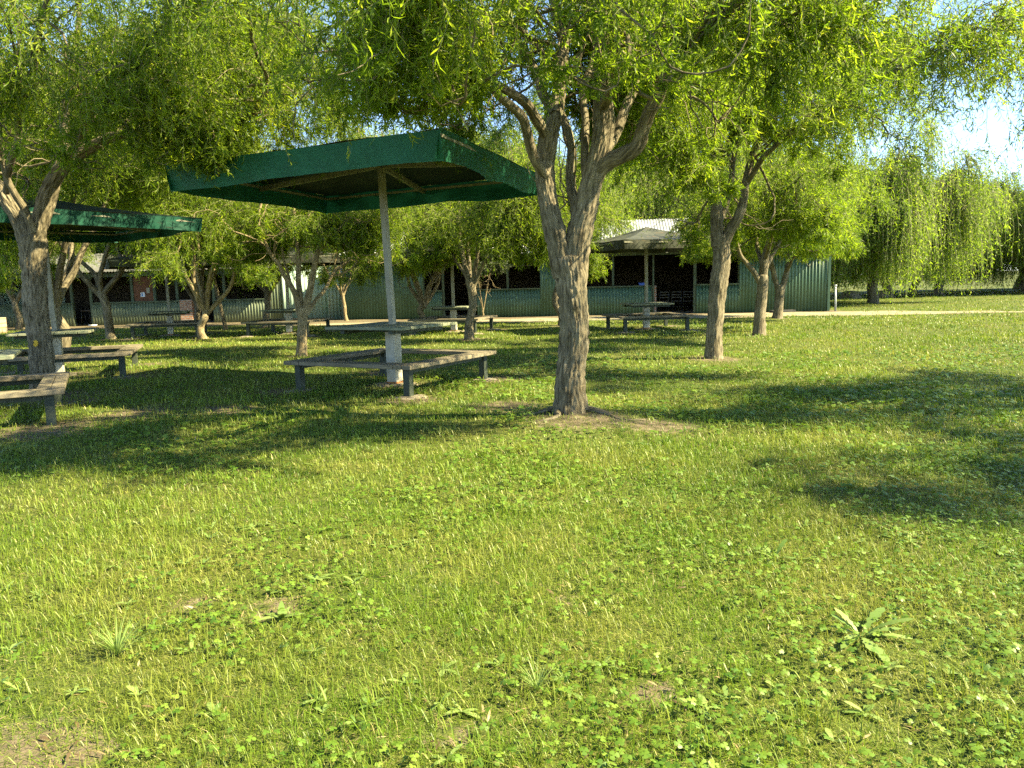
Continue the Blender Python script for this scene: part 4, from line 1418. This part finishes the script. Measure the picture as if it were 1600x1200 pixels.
# right shed
fr = Front((-7.25, 34.1), (12.98, 31.6))
shed = empty('shed', (0, 0, 0))
tag(shed, 'long green corrugated shed with open front, dark doorways and silver roof', 'shed')
EV, SILL = 2.55, 1.16
s = fr.s
walls = [(552, 661, EV, 'corr_green'), (661, 690, SILL, 'corr_green'), (745, 844, SILL, 'corr_green'), (844, 876, EV, 'corr_green'), (876, 1018, SILL, 'corr_green'), (1088, 1155, SILL, 'corr_green'), (1155, 1297, EV, 'corr_green')]
for a, b, h, mm in walls:
    sa = 0.0 if a == 552 else s(a)
    sb = fr.L if b == 1297 else s(b)
    corr_wall('wall_panel', fr.at(sa), fr.at(sb), 0, h, M[mm], shed)
    if h == SILL:
        box_on(fr, sa, sb, h, h + .05, .05, .12, 'sill', M['frame_green'], shed)
for c_, w_ in ((661, .09), (692, .10), (747, .10), (793, .09), (958, .09), (1021, .07), (1086, .12), (1155, .08)):
    q = s(c_)
    box_on(fr, q - w_ / 2, q + w_ / 2, 0, EV - .02, -.045, .09, 'post', M['frame_green'], shed)
box_on(fr, 0, fr.L, EV - .10, EV + .06, .075, .06, 'eave_beam', M['frame_green'], shed)
q = s(1022)
box_on(fr, q - .12, q + .10, 0, SILL + .02, -.15, .23, 'brick_pier', M['brick'], shed)
# corner flashing and right end wall
box_on(fr, fr.L - .07, fr.L + .03, 0, EV, .035, .03, 'corner_flashing', M['corr_green'], shed)
e0 = fr.at(fr.L); e1 = fr.at(fr.L, -6.5)
corr_wall('wall_panel', e0, e1, 0, EV + .2, M['corr_green'], shed)
w0 = fr.at(0); w1 = fr.at(0, -6.5)
corr_wall('wall_panel', w1, w0, 0, EV + .2, M['corr_green'], shed)
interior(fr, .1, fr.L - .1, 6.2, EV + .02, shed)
ea, eb = fr.at(-.25, .32), fr.at(fr.L + .10, .32)
ra, rb = fr.at(-.25, -3.6), fr.at(fr.L + .10, -3.6)
ba_, bb_ = fr.at(-.25, -7.2), fr.at(fr.L + .10, -7.2)
corr_roof('roof', (*ea, EV + .10), (*eb, EV + .10), (*rb, EV + 1.62), (*ra, EV + 1.62), M['roof'], shed)
corr_roof('roof', (*bb_, EV + .10), (*ba_, EV + .10), (*ra, EV + 1.62), (*rb, EV + 1.62), M['roof'], shed)
MB().tube([(*fr.at(-.25, .38), EV + .06), (*fr.at(fr.L + .10, .38), EV + .06)], .055, 10).build('gutter', M['frame_green'], shed, smooth=True)

# left shed
fl_ = Front((-26.0, 34.75), (-10.0, 34.35))
shed2 = empty('shed', (0, 0, 0))
tag(shed2, 'low left shed of faded olive sheeting with a red panel and a pale end wall', 'shed')
EV2, SI2 = 2.25, .98
s2 = fl_.s
for a, b, h in ((60, 113, SI2), (142, 280, SI2), (332, 423, SI2), (423, 440, EV2)):
    sa = 0.0 if a == 60 else s2(a)
    sb = fl_.L if b == 440 else s2(b)
    corr_wall('wall_panel', fl_.at(sa), fl_.at(sb), 0, h, M['corr_old'], shed2)
    if h == SI2:
        box_on(fl_, sa, sb, h, h + .05, .05, .12, 'sill', M['frame_green'], shed2)
for c_ in (111, 141, 206, 241, 276, 333, 350, 423):
    q = s2(c_)
    box_on(fl_, q - .06, q + .06, 0, EV2 - .02, -.045, .10, 'post', M['frame_green'], shed2)
box_on(fl_, 0, fl_.L, EV2 - .12, EV2 + .05, .07, .06, 'eave_beam', M['frame_green'], shed2)
box_on(fl_, s2(209), s2(239), SI2 + .06, EV2 - .14, -.06, .05, 'red_panel', M['red_wood'], shed2)
box_on(fl_, s2(280), s2(299), 0, 1.05, .02, .24, 'brick_pier', M['brick'], shed2)
q = s2(222)
nb = box_on(fl_, q - .08, q + .11, 1.22, 1.42, -.045, .012, 'notice', M['paper'], shed2)
box_on(fl_, q - .04, q + .02, 1.26, 1.38, -.040, .004, 'printed_panel', M['notice_blue'], nb, 0)
q = s2(232)
box_on(fl_, q - .07, q + .07, 1.38, 1.62, -.01, .05, 'meter_box', M['post_grey'], shed2)
g0, g1 = np.array([-10.0, 34.30]), np.array([-7.22, 35.2])
corr_wall('end_wall', g0, g1, 0, EV2 + .25, M['corr_pale'], shed2, .16, .012)
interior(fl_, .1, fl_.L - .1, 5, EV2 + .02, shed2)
ea, eb = fl_.at(-.2, .5), fl_.at(fl_.L + .2, .5)
ra, rb = fl_.at(-.2, -3.0), fl_.at(fl_.L + 1.9, -3.0)
corr_roof('roof', (*ea, EV2 + .1), (*eb, EV2 + .1), (*rb, EV2 + 1.05), (*ra, EV2 + 1.05), M['roof_old'], shed2)
rc, rd = fl_.at(fl_.L + 1.9, -6.0), fl_.at(-.2, -6.0)
corr_roof('roof', (*rc, EV2 + .1), (*rd, EV2 + .1), (*ra, EV2 + 1.05), (*rb, EV2 + 1.05), M['roof_old'], shed2)


# chairs in the doorway
def make_chair(xy, rz, label):
    root = empty('chair', (xy[0], xy[1], .035), rz)
    for sx in (-1, 1):
        MB().tube([(sx * .2, -.2, 0), (sx * .2, -.19, .44)], .012).build('leg', M['steel'], root, smooth=True)
        MB().tube([(sx * .2, .22, 0), (sx * .2, .19, .45), (sx * .2, .26, .88)], .012).build('leg', M['steel'], root, smooth=True)
    MB().box((0, 0, .45), (.42, .42, .035)).build('seat', M['seat_grey'], root, .01)
    b = MB()
    for z, yy in ((.62, .225), (.73, .24), (.85, .255)):
        b.box((0, yy, z), (.39, .02, .028))
    b.build('backrest', M['steel'], root, .005)
    st_ = MB()
    st_.tube([(-.2, -.195, .2), (.2, -.195, .2)], .009)
    st_.build('stretcher', M['steel'], root, smooth=True)
    return tag(root, label, 'chair', 'metal chairs inside the shed doorway')


for px_, rz, lab in ((1040, R(185), 'metal framed chair beside the brick pier inside the shed doorway'), (1061, R(176), 'metal framed chair standing in the middle of the shed doorway'), (1081, R(170), 'metal framed chair half hidden behind the right doorway post')):
    c_ = fr.at(s(px_), -1.5)
    make_chair(c_, rz, lab)
# blue tub on the sill
c_ = fr.at(s(1004), .0)
tub = MB()
tub.box((0, 0, .05), (.30, .13, .10), 0, 1.12)
tub.box((0, 0, .106), (.36, .16, .012))
o = tub.build('plastic_tub', M['blue'], None, .008)
o.location = (c_[0], c_[1], SILL + .052)
tag(o, 'small blue plastic tub on the ledge beside the brick pier', 'tub')
# pale stand pipe, dark slab, white dish
p = fr.at(fr.L + .18, .2)
sp = empty('standpipe', (p[0], p[1], 0))
MB().tube([(.03, 0, -.05), (0, 0, 1.02)], .04, 12).build('pipe', M['pale_pipe'], sp, smooth=True)
MB().tube([(0, 0, .98), (0, 0, 1.06)], .055, 12).build('cap', M['pale_pipe'], sp, smooth=True)
MB().tube([(0, 0, .9), (0, -.12, .9), (0, -.14, .84)], .016, 8).build('tap', M['post_grey'], sp, smooth=True)
tag(sp, 'pale stand pipe at the right corner of the green shed', 'pipe')
p = fr.at(s(1219), .55)
o = MB().box((0, 0, .04), (.95, .34, .11)).build('paving_slab', M['black_slab'], None, .015)
o.location = (p[0], p[1], gz1(*p)); o.rotation_euler = (0, 0, R(3))
tag(o, 'dark slab lying on the dirt against the green shed wall', 'slab')
p = fl_.at(s2(152), .55)
d_ = MB().tube([(0, 0, 0), (0, 0, .02), (0, 0, .06), (0, 0, .065), (0, 0, .03)], [.13, .15, .19, .17, .12], 20)
o = d_.build('dish', M['white'], None, 0, True)
o.location = (p[0], p[1], gz1(*p))
tag(o, 'shallow white dish on the ground before the left shed', 'dish')
# low table frame in the left doorway
p = fl_.at(s2(124), -.5)
st_ = empty('stool', (p[0], p[1], .03))
for sx in (-1, 1):
    for sy in (-1, 1):
        MB().tube([(sx * .2, sy * .15, 0), (sx * .18, sy * .14, .62)], .012).build('leg', M['steel'], st_, smooth=True)
MB().box((0, 0, .635), (.44, .34, .03)).build('seat', M['seat_grey'], st_, .008)
tag(st_, 'thin legged metal stool in the dark doorway of the left shed', 'stool')

# far left: brick wall, pale wall, green canopy edge
p = atY(6, 500, 30.2)
bw = empty('brick_barbecue', (-21.4, 29.8, 0))
MB().box((0, 0, .30), (3.6, .8, .6)).build('base', M['brick_tan'], bw, .01)
MB().box((-.2, .1, .69), (2.9, .55, .17)).build('upper_course', M['brick_tan'], bw, .01)
MB().box((.35, .12, .90), (.7, .5, .24)).build('chimney_block', M['brick_tan'], bw, .01)
tag(bw, 'stepped tan brick barbecue in full sun at the far left', 'barbecue')
pw = empty('sheet_wall', (0, 0, 0))
corr_wall('sheeting', (-30.5, 37.2), (-22.6, 39.6), 0, 2.5, M['corr_pale'], pw, .16, .012)
for k in range(4):
    x_, y_ = -30.2 + k * 2.4, 37.4 + k * .73
    MB().box((x_, y_ + .12, 1.25), (.09, .09, 2.5)).build('post', M['frame_green'], pw)
tag(pw, 'pale weathered sheet wall glimpsed at the far left behind the barbecue', 'wall')
make_shelter(-24.4, 33.0, R(10), .78, 'far left table with a bright green canopy edge, before the pale wall', 2.7, sq(-24.4, 33.0, 1.9, R(6), 2.15), .4, .24)

# stumps in the far shade
def stump(x, y, r_, label, seed):
    rg = np.random.default_rng(seed)
    P = np.array([[0, 0, -.1], [0, 0, .15], [.02, 0, .27], [.03, .02, .36], [.03, .02, .38]])
    V, q, b = tube_np(catmull(np.hstack([P, np.array([[1.35], [1.1], [1.0], [.97], [.05]]) * r_]), .05)[:, :3], catmull(np.hstack([P, np.array([[1.35], [1.1], [1.0], [.97], [.05]]) * r_]), .05)[:, 3], 28, .2, seed)
    o = np_mesh('stump', V, [q], [M['bark']], smooth=True, attrs={'bark': ('FLOAT_VECTOR', b)})
    o.location = (x, y, gz1(x, y))
    tag(o, label, 'stump', 'old stumps under the far willows')


stump(20.6, 47.0, .5, 'larger dark stump in the shade under the far willows', 3)
stump(22.8, 47.6, .36, 'smaller dark stump right of the larger one under the far willows', 4)
